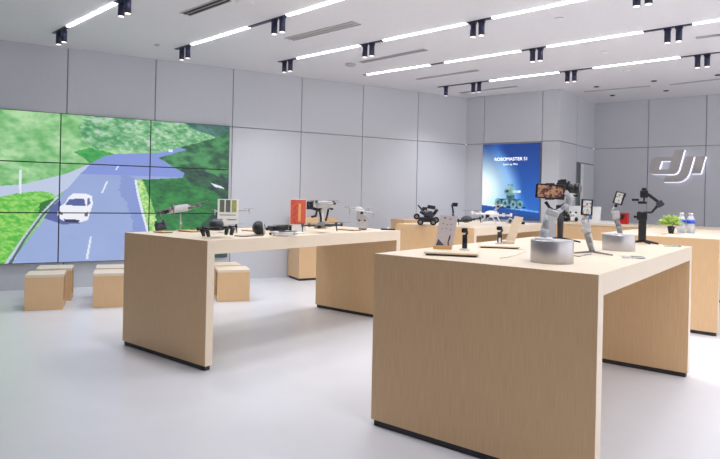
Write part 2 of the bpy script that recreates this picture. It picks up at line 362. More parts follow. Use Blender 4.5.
# ------------------------------------------------------------------ lit poster with the robot
def paint_poster(U, V):
    n1 = fbm(U * 4, V * 6, 5); n2 = fbm(U * 22, V * 30, 7)
    col = np.zeros(U.shape + (3,))
    top = np.array([16, 52, 128.]); mid = np.array([44, 110, 204.]); k = np.clip(1.15 - V, 0, 1)[..., None]
    col[:] = top * (1 - k) + mid * k
    g = np.clip(1 - np.hypot((U + .08) / .80, (V - .40) / .62), 0, 1)[..., None]; col += g ** .9 * np.array([290, 250, 130.])
    g2 = np.clip(1 - abs(U - .25 - (.95 - V) * .55) / .16, 0, 1)[..., None]; col += g2 * np.array([22, 34, 40.])
    fl_ = V < .185 - .08 * U; col[fl_] = np.array([30, 84, 172.]); m = V < .12 - .07 * U; col[m] = np.array([40, 78, 146.])
    ln = abs(V - (.19 - .08 * U)) < .012; col[ln] += np.array([60, 60, 40.])
    def blob(cx, cy, rx, ry, c): m = ((U - cx) / rx) ** 2 + ((V - cy) / ry) ** 2 < 1; col[m] = np.array(c, float) + (n2[m][:, None] - .5) * 130
    def rect(x0, y0, x1, y1, c): m = (U > x0) & (U < x1) & (V > y0) & (V < y1); col[m] = np.array(c, float) + (n2[m][:, None] - .5) * 130
    shd = ((U - .5) / .28) ** 2 + ((V - .165) / .02) ** 2 < 1; col[shd] = (20, 50, 110)
    rect(.28, .20, .68, .275, (60, 100, 116))
    for wx, wy in ((.29, .225), (.42, .215), (.56, .20), (.68, .205)): blob(wx, wy, .055, .055, (120, 168, 172)); blob(wx, wy, .022, .024, (40, 70, 110))
    rect(.44, .27, .58, .33, (70, 110, 120)); blob(.50, .37, .10, .055, (120, 164, 168)); rect(.46, .40, .50, .47, (150, 190, 196)); blob(.53, .44, .03, .035, (130, 172, 180))
    rect(.56, .355, .66, .385, (170, 200, 210)); blob(.66, .37, .028, .02, (230, 236, 240)); blob(.45, .375, .03, .02, (50, 70, 90))
    return np.clip(col, 0, 255)
px0, px1, pz0, pz1 = t0 - 1.392, t0 - .305, .935, 2.285
pp = W0 - Bd * px0
po = thing('poster_lightbox', 'tall blue lit poster of a small wheeled robot on the grey back wall', 'poster', (pp.x, pp.y, pz0), math.atan2(-Bd.y, -Bd.x))
pw, ph = px1 - px0, pz1 - pz0
b_ = MB(); b_.box((pw / 2, -.012, ph / 2), (pw, .024, ph)); b_.build('lightbox_frame', alu, po)
screen_mesh('poster_print', pw - .012, ph - .012, 120, 150, paint_poster, 0, 1, 0, 1, picture_mat('poster_picture', 1.0), po, (pw / 2, -.034, ph / 2), .009)
textm = mat('poster_white_text', (255, 255, 255), .5, emit=(255, 255, 255), strength=1.0)
def text(body, size, x, z, parent, y=-.036, name='lettering', bold=.0, m=None, sx=1.0):
    cu = bpy.data.curves.new(name, 'FONT'); cu.body = body; cu.size = size; cu.align_x = 'CENTER'; cu.extrude = .0006; cu.offset = bold
    o = bpy.data.objects.new(name + '_tmp', cu); C.objects.link(o)
    bpy.context.view_layer.update()
    me = bpy.data.meshes.new_from_object(o.evaluated_get(bpy.context.evaluated_depsgraph_get()))
    bpy.data.objects.remove(o); me.materials.clear(); me.materials.append(m or textm)
    for v in me.vertices: a, b, c = v.co; v.co = (a * sx, -c, b)
    t = bpy.data.objects.new(name, me); C.objects.link(t); t.parent = parent; t.location = (x, y, z)
    return t
text('ROBOMASTER S1', .082, pw * .505, ph * .775, po, sx=1.0)
text('Learn to Win', .05, pw * .50, ph * .715, po)

# ------------------------------------------------------------------ wall logo
LG = dict(
 d=[(1.372,2.119),(1.405,2.233),(1.558,2.236),(1.485,1.92),(1.47,1.862),(1.44,1.822),(1.399,1.806),(1.073,1.806),(1.025,1.822),(1.0,1.855),(0.997,1.916),(1.02,2.03),(1.04,2.08),(1.075,2.108),(1.141,2.119)],
 hole=[(1.197,2.039),(1.345,2.039),(1.309,1.892),(1.158,1.892)],
 j=[(1.574,2.112),(1.71,2.112),(1.651,1.869),(1.632,1.80),(1.605,1.745),(1.551,1.694),(1.50,1.672),(1.44,1.664),(1.235,1.664),(1.262,1.772),(1.40,1.775),(1.45,1.79),(1.482,1.82),(1.505,1.861)],
 i=[(1.741,2.112),(1.885,2.112),(1.815,1.812),(1.671,1.812)])
lo = thing('wall_logo', 'large silver italic dji logo letters with white glowing edge on right wall', 'sign', (W2.x, W2.y, 0), math.atan2(-Bd.y, -Bd.x))
for k_, nm in (('d', 'letter_d'), ('j', 'letter_j'), ('i', 'letter_i')):
    b_ = MB(); b_.prism(LG[k_], -.055, -.035, LG['hole'] if k_ == 'd' else None); L_ = b_.build(nm, logom, lo)
    b_ = MB(); b_.prism([(x + .011, z - .010) for x, z in LG[k_]], -.034, -.004, [(x + .011, z - .010) for x, z in LG['hole']] if k_ == 'd' else None); b_.build('glow_edge', halo, L_)

# ------------------------------------------------------------------ ceiling: recessed track lights
SPOTS = []
def track(label, a, b, segs, heads, ext=7):
    A = on(a[0], a[1], H); B = on(b[0], b[1], H); d = B - A; ang = math.atan2(d.y, d.x)
    t = thing('track_light', label, 'ceiling light', (A.x, A.y, H), ang, 'recessed linear track lights in the ceiling')
    def tt(x):                                                       # distance along the track
        lo_, hi_ = -8., 8.
        f = lambda s: PCX + FOC * (c_ * (A.x + d.x / d.length * s) / (A.y + d.y / d.length * s) + s_ * (H - EYE) / (A.y + d.y / d.length * s))
        lo_, hi_ = -1.0, 6.5
        for _ in range(50):
            m_ = (lo_ + hi_) / 2
            if f(m_) < x: lo_ = m_
            else: hi_ = m_
        return (lo_ + hi_) / 2
    s0 = 1e9
    items = [(k_, tt(a_), tt(b_)) for k_, a_, b_ in segs]; hs = [tt(x_) for x_ in heads]; q = items[-1][2]
    for i in range(ext):  # run of track beyond the view, added to light the near floor
        if items[-1][0] == 'rail': items.append(('bar', q, q + 1.3)); q += 1.3
        else: items.append(('rail', q, q + .5)); hs += [q + .17, q + .33]; q += .5
    for kind, p, q in items:
        m_ = MB()
        if kind == 'bar': m_.box(((p + q) / 2, 0, -.004), (q - p, .036, .012)); m_.build('light_bar', diff, t)
        else: m_.box(((p + q) / 2, 0, -.003), (q - p, .05, .01)); m_.build('rail', navy, t)
    for p in hs:
        SPOTS.append(Vector((A.x, A.y, H - .2)) + d.normalized() * p); m_ = MB(); m_.box((p, 0, -.02), (.07, .035, .025)); m_.cyl((p, 0, -.03), (p, 0, -.162), .032, n=20)
        h_ = m_.build('spotlight', navy, t)
        m_ = MB(); m_.cyl((p, 0, -.160), (p, 0, -.165), .027, n=20); m_.build('lens', spotglow, h_)
    return t
track('leftmost recessed ceiling track light, ending above the top left wall panels', (68, 26.2), (116, 2.5), [('rail', 54, 68), ('bar', 68, 116), ('rail', 116, 132)], [59, 64.3, 121.5, 128])
track('second recessed ceiling track light from the left, between the two slotted vents', (192, 44.2), (335, .5), [('rail', 176, 192), ('bar', 192, 249), ('rail', 249, 287.5), ('bar', 287.5, 400)], [182, 188, 274.5, 282.5])
track('middle recessed ceiling track light, third of five from the left', (297.5, 58), (540, 7.8), [('rail', 279, 297.5), ('bar', 297.5, 360), ('rail', 360, 384), ('bar', 384, 467), ('rail', 467, 492.5), ('bar', 492.5, 596), ('rail', 596, 680)], [284.5, 290.5, 365, 372, 473.2, 481.7, 637, 649])
track('fourth recessed ceiling track light from the left, starting near the back corner', (367.5, 74.3), (693, 23.8), [('rail', 364, 367.5), ('bar', 367.5, 430), ('rail', 430, 445), ('bar', 445, 521), ('rail', 521, 547), ('bar', 547, 643), ('rail', 643, 693), ('bar', 693, 740)], [532.7, 540.5, 667.7, 679.2])
track('rearmost recessed ceiling track light, closest to the lit poster wall', (438, 87), (680, 57), [('rail', 438, 490), ('bar', 490, 559), ('rail', 559, 593.5), ('bar', 593.5, 680), ('rail', 680, 728)], [446, 473.3, 479.3, 567.5, 574.5, 697.7, 707.3])
# slotted air vents
def vent(label, a, b, dark=False, w=.12):
    A = on(a[0], a[1], H); B = on(b[0], b[1], H); d = B - A
    t = thing('ceiling_vent', label, 'air vent', (A.x, A.y, H), math.atan2(d.y, d.x), 'slotted ceiling vents')
    m_ = MB(); L = d.length
    m_.box((L / 2, w / 2 + .006, -.004), (L, .012, .012)); m_.box((L / 2, -w / 2 - .006, -.004), (L, .012, .012)); m_.box((L / 2, 0, -.006), (L, .008, .012))
    m_.build('vent_frame', ventm, t)
    m_ = MB(); m_.box((L / 2, 0, -.001), (L, w, .006)); m_.build('vent_slot', ventd if dark else ventm, t)
vent('dark double slot ceiling vent at top left between first two track lights', (185, 14), (226, -1), True, .10)
vent('grey slotted ceiling vent above middle track light, near the round smoke detector', (289, 39), (357, 22.5), False, .12)
vent('slim ceiling vent between the middle and fourth track lights', (361, 62), (426, 49.3), False, .06)
vent('slim ceiling vent between the fourth and rearmost track lights', (417, 79), (478, 70), False, .05)
vent('slim ceiling vent behind the rearmost track light, above the wall corner', (460, 92.7), (517, 86), False, .05)
vent('thin ceiling vent beside small downlights in front of the logo wall', (584, 91.5), (650, 85.8), False, .03)
vent('thin ceiling vent at far right above the logo', (670, 84.5), (726, 78), False, .03)
vent('short ceiling vent at right frame edge, above the rearmost track light', (696, 37.5), (728, 33.5), False, .05)
def puck(name, label, cat, x, y, r, m, group, h=.012):
    p = on(x, y, H); m_ = MB(); m_.lathe([(r, 0), (r, -h * .6), (r * .8, -h)], n=24); m_.M = Matrix.Identity(4)
    o = m_.build(name, m); o.location = (p.x, p.y, H); tag(o, label, cat, group)
puck('smoke_detector', 'round grey smoke detector on ceiling beside the middle track light', 'smoke detector', 350.5, 64, .075, ventm, None, .03)
puck('sprinkler', 'small dark sprinkler dot on ceiling above the grey left wall', 'sprinkler', 157, 44.5, .03, ventm, None, .02)
g_ = 'small recessed downlights near the logo wall'
puck('downlight', 'small dark downlight in ceiling nearest the column corner', 'downlight', 596.5, 86.5, .042, ventd, g_)
puck('downlight', 'small dark downlight in ceiling closest to the column and logo wall', 'downlight', 612.5, 95.2, .042, ventd, g_)
puck('downlight', 'small dark downlight in ceiling, front one right above the logo', 'downlight', 654, 80.8, .042, ventd, g_)
puck('downlight', 'small dark downlight in ceiling, rear one left above the logo', 'downlight', 666, 90.5, .042, ventd, g_)
puck('downlight', 'small dark downlight in ceiling at right edge of view', 'downlight', 718, 74.8, .042, ventd, g_)
g_ = 'pale round speaker discs in the ceiling'
puck('ceiling_speaker', 'pale round ceiling speaker at top of view beyond the second track light', 'ceiling speaker', 245, 1.5, .09, ceilm, g_, .02)
puck('ceiling_speaker', 'pale small disc on ceiling right of the third track light', 'ceiling speaker', 604, 52, .05, ceilm, g_, .02)
puck('ceiling_speaker', 'pale small disc on ceiling between fourth and rearmost track lights', 'ceiling speaker', 627, 70, .05, ceilm, g_, .02)
puck('ceiling_speaker', 'pale small disc on ceiling between the middle and fourth track lights', 'ceiling speaker', 559, 18.3, .05, ceilm, g_, .02)

# ------------------------------------------------------------------ tables
def table(label, P, rz, L, W, h, t=.08, top=.10):
    o = thing('display_table', label, 'display table', (P[0], P[1], 0), rz, 'light oak display tables')
    m_ = MB(); m_.prism([(0, h), (t, h - top), (L - t, h - top), (L, h)], 0, W); m_.build('table_top', oak_lit, o)
    for x in (t / 2, L - t / 2):
        e0, e1 = (0, t) if x < L / 2 else (L, L - t)
        m_ = MB(); m_.prism([(e0, h - .0005), (e1, h - top - .0005), (e1, .035), (e0, .035)], 0, W)
        for f_ in m_.bm.faces:
            f_.normal_update(); f_.material_index = 1 if abs(f_.normal.y) > .5 else 0  # end faces take the paler oak, as if lit from the right
        m_.build('side_panel', [oak, oak_lit], o)
        m_ = MB(); m_.box((x, W / 2, .0175), (t - .02, W - .03, .035))
        for yy in (.05, W - .05): m_.cyl((x, yy, 0), (x, yy, .012), .03, n=12)
        m_.build('plinth', plinthm, o)
    return o
TF = (1.06, 2.62, R(52), 2.35, 1.232, .975)
TB = (-1.10, 4.315, R(51.3), 2.45, 1.13, .95)
TG = (1.365, 7.06, R(51.3), 2.22, 1.13, .95)
TK = (3.52, 5.80, R(51.5), 2.4, 1.13, .95)
table('nearest light oak display table, holding the phone gimbals and silver pedestals', TF[:2], *TF[2:])
table('light oak display table left of centre, holding small drones before the video wall', TB[:2], *TB[2:], t=.065)
table('light oak display table in back centre, holding the black robot and white drone', TG[:2], *TG[2:], t=.065)
table('light oak display table at right edge, holding the potted plant and water bottles', TK[:2], *TK[2:], t=.065)
def into(T, p, mar=.04):                                             # keep a point on a table's top
    d = Vector((p[0] - T[0], p[1] - T[1])); u = Vector((math.cos(T[2]), math.sin(T[2]))); v = Vector((-u.y, u.x))
    a, b = d.dot(u), d.dot(v); a2 = min(max(a, mar), T[3] - mar); b2 = min(max(b, mar), T[4] - mar)
    q = Vector((T[0], T[1])) + u * a2 + v * b2
    return Vector((q.x, q.y, T[5]))
def tb(T, x, y, mar=.04): return into(T, on(x, y, T[5]), mar)

# box cabinets standing against the left wall
def cabinet(label, P, rz, L, W, h=.95, m=oak):
    o = thing('display_cabinet', label, 'cabinet', (P[0], P[1], 0), rz)
    m_ = MB(); m_.box((L / 2, W / 2, (h + .035) / 2), (L, W, h - .035), bev=.003); m_.build('carcass', m, o)
    m_ = MB(); m_.box((L / 2, W / 2, .0175), (L - .03, W - .03, .035)); m_.build('plinth', plinthm, o)
    return o
az = math.atan2(Ad.y, Ad.x)
cabinet('oak box cabinet against grey wall, half hidden behind the drone table', (-.896, 8.949), az, .64, .44)
cabinet('oak box cabinet against grey wall, behind the black wheeled robot', (.70, 9.10), az + 0, .55, .42)
# reception counter in front of the logo wall
kL = thing('reception_counter', 'long pale oak counter at the back, below the dji logo', 'counter', (5.02, 8.36, 0), RZ)
m_ = MB(); m_.box((.03, 1.15, .475), (.06, 2.28, .88)); m_.box((.33, 1.15, .475), (.54, 2.24, .84)); m_.build('counter_front', oak, kL)
m_ = MB(); m_.box((.30, 1.15, .93), (.62, 2.30, .04), bev=.003); m_.build('counter_top', oak_lit, kL)
m_ = MB(); m_.box((.30, 1.15, .02), (.52, 2.2, .04)); m_.build('plinth', plinthm, kL)
TL = (5.02, 8.36, RZ, .6, 2.36, .95)

# ------------------------------------------------------------------ stools
def stool(label, P, rz, w=.375, d=.37, h=.381):
    o = thing('stool', label, 'stool', (P[0], P[1], 0), rz, 'oak box stools in front of the video wall')
    m_ = MB(); t = .03
    m_.box((w / 2, d / 2, h - t / 2), (w, d, t), bev=.002); m_.build('seat', oak_lit, o)
    for y in (t / 2, d - t / 2):
        m_ = MB(); m_.box((w / 2, y, (h - t) / 2), (w, t, h - t), bev=.002); m_.build('side_board', oak, o)
    m_ = MB(); m_.box((w / 2, d / 2, t / 2 + .002), (w - .004, d - 2 * t, t)); m_.build('base_board', oak, o)
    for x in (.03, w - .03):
        m_ = MB(); m_.box((x, d / 2, h / 2), (.015, d - 2 * t, h - 2 * t)); m_.build('end_panel', oak_shade, o)
    return o
z22 = R(22)
stool('front left oak box stool, fully in view below the video wall', (-3.549, 6.321), z22, .372)
stool('oak box stool tucked directly behind the front left stool', (-3.365 - .375 * math.cos(z22), 6.975 - .375 * math.sin(z22)), z22)
stool('front middle oak box stool, right side hidden by the drone table', (-2.92, 6.544), z22)
stool('oak box stool directly behind the front middle stool', (-3.095, 6.98 + .02), z22)
stool('oak box stool seen under the drone table, nearer one', (-1.673, 7.063), R(19), .385)
stool('oak box stool seen under the drone table, directly behind another', (-1.87, 7.53), z22, .375, .34)
# ------------------------------------------------------------------ devices on the tables
def pix(p):
    X, Yp, D = p[0] / p[1], -(p[2] - EYE) / p[1], p[1]
    return PCX + FOC * (c_ * X - s_ * Yp), PCY + FOC * (s_ * X + c_ * Yp)
def dev(name, label, cat, T, x, y, group=None, lift=0, mar=.04, rz=None):
    p = tb(T, x, y, mar) if T else y
    p = Vector((p.x, p.y, p.z + lift)); r = thing(name, label, cat, p, face(p) if rz is None else rz, group)
    bx, by = pix(p); k = p.y / FOC
    return r, (lambda X, Y, d=0: ((X - bx) * k, d, (by - Y) * k)), k
def at_q(r, v):                                                      # local point of a thing -> world
    M = Matrix.Translation(r.location) @ r.rotation_euler.to_matrix().to_4x4(); return M @ Vector(v)

def drone(label, c, S, rot, body_m, arm_m, group=None, cat='drone', canopy=True, prop=.42, legs=True, spread=1.0, cam_m=None, name='camera_drone'):
    r = thing(name, label, cat, c, group=group, rot=rot)
    m_ = MB(); m_.box((0, 0, 0), (.46 * S, .95 * S, .20 * S), bev=.06 * S); m_.box((0, .08 * S, .10 * S), (.36 * S, .62 * S, .12 * S), bev=.05 * S)
    b = m_.build('body', body_m, r)
    if canopy: m_ = MB(); m_.box((0, .15 * S, .155 * S), (.24 * S, .40 * S, .035 * S), bev=.012 * S); m_.build('battery', arm_m, r)
    m_ = MB(); m_.box((0, -.52 * S, -.03 * S), (.16 * S, .12 * S, .14 * S), bev=.03 * S); m_.cyl((0, -.56 * S, -.03 * S), (0, -.62 * S, -.03 * S), .055 * S)
    cm = m_.build('camera', cam_m or rubber, r)
    m_ = MB(); m_.cyl((0, -.62 * S, -.03 * S), (0, -.628 * S, -.03 * S), .042 * S); m_.build('lens', lensm, cm)
    for sx in (-1, 1):
        for sy in (-1, 1):
            mx, my = sx * .78 * S * spread, (-.52 if sy < 0 else .62) * S
            z0 = .03 * S if sy < 0 else -.03 * S
            m_ = MB(); m_.tube([(sx * .2 * S, sy * .34 * S, z0), (sx * .45 * S, my * .9, z0 + .01 * S), (mx, my, z0 + .02 * S)], [.055 * S, .045 * S, .035 * S])
            if legs and sy < 0: m_.tube([(mx, my, z0), (mx * 1.02, my, -.24 * S)], [.035 * S, .02 * S])
            a = m_.build('arm', arm_m, r)
            m_ = MB(); m_.cyl((mx, my, z0 - .04 * S), (mx, my, z0 + .12 * S), .06 * S); m_.build('motor', arm_m, a)
            m_ = MB(); an = .5 * sx * sy
            for s2 in (0, PI): m_.bar((mx, my, z0 + .135 * S), (mx + math.cos(an + s2) * prop * S, my + math.sin(an + s2) * prop * S, z0 + .125 * S), .07 * S, .008 * S)
            m_.build('propeller', charcoal if body_m is not palegrey else midgrey, a)
    return r
def tray(label, T, cx, cy, w, d, top=cream, rz=None, h=.016, base=True, group=None):
    p = tb(T, cx, cy, .02); r = thing('display_tray', label, 'tray', p, T[2] - PI / 2 if rz is None else rz, group)
    m_ = MB(); m_.box((0, 0, h * .75), (w, d, h * .5), bev=.003); m_.build('tray_top', top, r)
    m_ = MB(); m_.box((0, 0, h * .25), (w * .93, d * .9, h * .5)); m_.build('tray_foot', charcoal if base else top, r)
    return r, p

# ---- table left of centre
# tilted grey drone on a slim post, with its remote
r, q, k = dev('drone_stand', 'slim post stand holding up the pale grey drone at far left', 'stand', TB, 180, 231)
m_ = MB(); m_.cyl(q(180, 232), q(180, 230), .035); m_.build('foot', white, r)
m_ = MB(); m_.tube([q(180.5, 231), q(180.2, 213.5)], [.008, .006]); m_.build('post', palegrey, r)
m_ = MB(); m_.ball(q(180.5, 223.5), .013); m_.build('clamp', palegrey, r)
drone('pale grey folding drone raised on a post at the left end of the table', at_q(r, q(178, 209.5)), .225, (R(7), R(-12), face(r.location) + R(-62)), palegrey, midgrey, spread=.72)
r, q, k = dev('remote_controller', 'dark grey drone remote controller on a tray, far left of the table', 'remote control', TB, 162, 232, lift=.002)
m_ = MB(); m_.M = Matrix.Rotation(R(-14), 4, 'Y') @ Matrix.Rotation(R(-25), 4, 'X'); m_.box((0, 0, .052), (.10, .035, .072), bev=.012); m_.build('body', charcoal, r)
m_ = MB(); m_.M = Matrix.Rotation(R(-14), 4, 'Y') @ Matrix.Rotation(R(-25), 4, 'X')
for sx in (-.025, .025): m_.cyl((sx, -.015, .070), (sx, -.032, .070), .006)
m_.build('control_stick', black, r)
m_ = MB(); m_.M = Matrix.Rotation(R(-14), 4, 'Y') @ Matrix.Rotation(R(-25), 4, 'X')
for sx in (-.03, .03): m_.box((sx, 0, .096), (.022, .012, .028), bev=.003)
m_.build('antenna', charcoal, r)
tray('round-edged reddish wooden tray under the dark grey remote controller', TB, 163, 232.6, .15, .10, bamboo, h=.012)
tray('thin wooden tray beneath the pale grey drone on its post', TB, 190, 231.6, .20, .12, bamboo, h=.012)
# black racing drone
p = tb(TB, 217, 237.5)
fp = drone('black racing drone standing on the near corner of the drone table', (p.x, p.y, p.z + .072), .165, (R(-3), R(-3), face(p) + R(14)), rubber, rubber, prop=.36, name='racing_drone')
m_ = MB(); m_.ball((0, .02, .03), .055, (1.1, 1.2, .85)); m_.build('canopy', charcoal, fp)
for sx in (-1, 1):
    for sy in (-1, 1): m_ = MB(); m_.tube([(sx * .10, sy * .085, 0), (sx * .088, sy * .08, -.058)], [.02, .013]); m_.build('leg', black, fp)
# white photo sign
r, q, k = dev('photo_sign', 'white tabletop sign with three tall photos, behind the black racing drone', 'sign', TB, 228, 232.5)
a = q(217.4, 199); b = q(238, 226)
SB = MB(); SB.box(((a[0] + b[0]) / 2, 0, (a[2] + b[2]) / 2), (b[0] - a[0], .006, a[2] - b[2])); SB.mi = 1
m_ = MB(); m_.box(((a[0] + b[0]) / 2, .0, b[2] / 2), (b[0] - a[0] - .01, .05, b[2])); m_.build('acrylic_foot', glass, r)
for i, x in enumerate((221.7, 227.5, 233.5)):
    u = q(x, 206); m_ = MB(); m_.box((u[0], -.004, u[2]), (.041, .003, .108)); m_.build('photo', photo_yel if i == 2 else photo_green, r)
m_ = SB
for y, w in ((215, 15.0), (219.5, 3), (219.5, 9)):
    for j in range(int(w)): u = q((220 if w != 9 else 227) + j * 1.05, y); m_.box((u[0], -.004, u[2]), (.006, .002, .009 if w > 9 else .012))
m_.build('board', [white, cardink], r)
# drone half hidden behind the sign
r, q, k = dev('drone_stand', 'slim clear stand behind the white photo sign', 'stand', TB, 236, 230)
m_ = MB(); m_.cyl(q(236, 230.5), q(236, 229.8), .03); m_.build('foot', glass, r)
m_ = MB(); m_.tube([q(236, 230), q(235, 213)], .005); m_.build('post', glass, r)
drone('small pale drone mostly hidden behind the white photo sign, one arm sticking out', at_q(r, q(232, 211)), .13, (0, R(-3), face(r.location)), palegrey, palegrey, spread=1.55)
tray('pale wooden tray between the white photo sign and the black goggles', TB, 250, 231.0, .17, .08, bamboo, h=.010)
# glass mat
p = tb(TB, 249, 236); r = thing('charging_mat', 'flat grey glass mat on the table edge before the goggles', 'mat', p, TB[2]); m_ = MB(); m_.box((0, 0, .003), (.22, .11, .006), bev=.001); m_.build('pad', charcoal, r); m_ = MB(); m_.box((0, 0, .0066), (.20, .09, .001)); m_.build('inlay', alu, r)
# goggles
r, q, k = dev('vr_goggles', 'round black drone goggles with strap lying on the table', 'goggles', TB, 260, 234.5)
m_ = MB(); m_.ball((-.01, 0, .058), .058, (1, 1.2, 1.05), n=16); m_.build('shell', rubber, r)
m_ = MB(); m_.ball((-.016, -.035, .060), .044, (1, .9, 1), n=16); m_.build('visor', black, r)
m_ = MB(); m_.lathe([(.05, -.008), (.056, -.008), (.056, .008), (.05, .008)], n=24); s_o = m_.build('strap', palegrey, r); s_o.rotation_euler = (0, R(80), R(10)); s_o.location = (.022, 0, .055)
# folded dark drone
def folded(label, T, x, y, L, mm, am, rz, h=.05, lift=0):
    p = tb(T, x, y); r = thing('folded_drone', label, 'drone', (p.x, p.y, p.z + lift), rz)
    m_ = MB(); m_.box((0, 0, h * .55), (L * .62, L * .28, h * .9), bev=.012); m_.box((-L * .28, 0, h * .7), (L * .2, L * .2, h * .7), bev=.01); m_.build('body', mm, r)
    for sy in (-1, 1):
        for dz in (0, 1): m_ = MB(); m_.tube([(-L * .25, sy * L * .16, h * (.35 + .45 * dz)), (L * .48, sy * L * .19, h * (.45 + .4 * dz))], [.011, .008]); m_.cyl((L * .48, sy * L * .19, h * .25), (L * .48, sy * L * .19, h * 1.1), .012); m_.build('arm', am, r)
    m_ = MB(); m_.ball((-L * .40, 0, h * .5), h * .33); m_.build('camera', black, r)
    for sy in (-1, 1): m_ = MB(); m_.bar((-L * .1, sy * L * .2, h * 1.12), (L * .6, sy * L * .12, h * 1.16), .018, .003); m_.build('propeller', charcoal, r)
    return r
folded('dark folded drone lying behind the pale folded drone, right of the goggles', TB, 277, 231.5, .24, charcoal, rubber, R(28), .052)
folded('pale grey folded drone lying flat at the table edge, right of the goggles', TB, 281, 236, .22, palegrey, white, R(14), .036)
tray('white display plate under the pale grey folded drone', TB, 296, 233.5, .16, .10, white, h=.010, base=False)
# orange sign
r, q, k = dev('orange_sign', 'upright orange tabletop sign with white border', 'sign', TB, 298, 231)
a = q(289.5, 199); b = q(306, 225)
m_ = MB(); m_.box(((a[0] + b[0]) / 2, .0, (a[2] + b[2]) / 2), (b[0] - a[0], .006, a[2] - b[2])); m_.build('acrylic_border', white, r)
m_ = MB(); m_.box(((a[0] + b[0]) / 2, .0, b[2] / 2), (b[0] - a[0], .06, b[2])); m_.build('foot', white, r)
m_ = MB(); m_.box(((a[0] + b[0]) / 2 , -.004, (a[2] + b[2]) / 2), (b[0] - a[0] - .012, .003, a[2] - b[2] - .014)); m_.mi = 1
rnd = random.Random(3)
for i in range(26): u = q(291.5 + rnd.random() * 5, 201 + i * .86); m_.box((u[0], -.006, u[2]), (.012 + .02 * rnd.random(), .001, .004))
pr = m_.build('print', [orange, mat('print_deep_red', (176, 60, 56), .6)], r)
m_ = MB(); u = q(299.2, 212.5); m_.box((u[0], -.006, u[2]), (.022, .001, .17)); m_.build('pale_band', mat('print_yellow', (228, 176, 112), .6, vary=.1, scale=(40, 40, 40)), pr)
# big camera drone with landing legs, on stand
r, q, k = dev('drone_stand', 'white block stand under the large drone with black legs', 'stand', TB, 320, 228.5)
m_ = MB(); m_.box((0, 0, .02), (.13, .12, .04), bev=.005); m_.build('foot', bamboo, r)
u = q(322, 208.2); m_ = MB(); m_.tube([(0, 0, .03), (u[0], 0, u[2])], [.03, .018]); m_.build('post', white, r)
cq = at_q(r, q(321, 205)); Bg = thing('inspection_drone', 'large white drone with black legs and black camera, right of the orange sign', 'drone', cq, face(cq))
k = cq.y / FOC
def g(x, y, d=0): return ((x - 321) * k, d, (205 - y) * k)
m_ = MB(); m_.box(g(323, 204.5), (15 * k, .13, 7 * k), bev=.018); m_.box(g(329, 203.2), (8 * k, .07, 3 * k), bev=.01); m_.build('body', palegrey, Bg)
m_ = MB(); m_.box(g(309.5, 205.5, -.03), (7 * k, .06, 8 * k), bev=.012); m_.cyl(g(308, 206, -.05), g(307, 206.3, -.09), .02); hh = m_.build('camera', rubber, Bg)
m_ = MB(); m_.cyl(g(307, 206.3, -.09), g(306.9, 206.3, -.094), .016); m_.build('lens', lensm, hh)
m_ = MB(); m_.tube([g(311, 208, -.03), g(318, 210, -.01), g(322, 207)], .016); m_.build('gimbal_arm', black, Bg)
for a_, b_2, c_2, d_ in (((317, 209), (315.5, 216), (311, 217), -.04), ((319, 210), (320.5, 216), (321, 222), -.05), ((328, 209), (327, 215), (325.5, 221), .03), ((327, 207), (331, 209), (333, 208.5), .05)):
    m_ = MB(); m_.tube([g(*a_, d_), g(*b_2, d_), g(*c_2, d_)], .011); m_.build('landing_leg', rubber, Bg)
for x, y, d_ in ((312, 202, .10), (333, 201.5, .10), (316, 201.5, -.10), (334, 203, -.10)):
    m_ = MB(); m_.tube([g(322, 203.5, d_ * .3), g(x, y + 1, d_)], .008); a_ = m_.build('arm', palegrey, Bg)
    m_ = MB(); m_.cyl(g(x, y + 1.2, d_), g(x, y - .8, d_), .014); m_.build('motor', charcoal, a_)
    m_ = MB(); m_.bar(g(x - 6, y - .9, d_), g(x + 6, y - 1.3, d_), .018, .003); m_.build('propeller', midgrey, a_)
# folding grey drone in front of it
p = tb(TB, 322, 232.5)
drone('dark grey folding drone standing low at table edge before the large drone', (p.x, p.y, p.z + .064), .205, (0, R(-3), face(p) + R(-14)), midgrey, charcoal, spread=1.0)
tray('long thin wooden tray on the table, right of the dark grey folding drone', TB, 349, 230.3, .24, .12, bamboo, h=.012)
# mini drone on its controller
r, q, k = dev('drone_stand', 'pale wedge stand with two dark sticks under the small white drone', 'stand', TB, 362, 230, lift=.012)
m_ = MB(); m_.prism([(q(356, 218)[0], q(0, 218)[2]), (q(359, 229)[0], 0), (q(367, 229)[0], 0), (q(367.5, 219)[0], q(0, 217)[2]), (q(357, 210)[0], q(0, 211)[2])], -.025, .025); m_.build('wedge', palegrey, r)
m_ = MB(); m_.box(q(362.5, 229), (.08, .06, .012), bev=.002); m_.build('foot', charcoal, r)
for x in (359.5, 365): m_ = MB(); m_.cyl(q(x, 220.5, -.02), q(x - .5, 220.2, -.045), .008); m_.build('control_stick', black, r)
drone('small pale grey drone perched on a wedge stand at the right end of the table', at_q(r, q(359.5, 210.5)), .165, (R(12), R(7), face(r.location) + R(16)), palegrey, palegrey, spread=.98, prop=.26)
r, q, k = dev('action_camera', 'small black camera lying flat at the right end of the drone table', 'camera', TB, 388, 230)
m_ = MB(); m_.box((0, 0, .008), (.15, .06, .014), bev=.004); m_.build('body', black, r); m_ = MB(); m_.ball((.0, 0, .018), .013); m_.build('button', white, r)

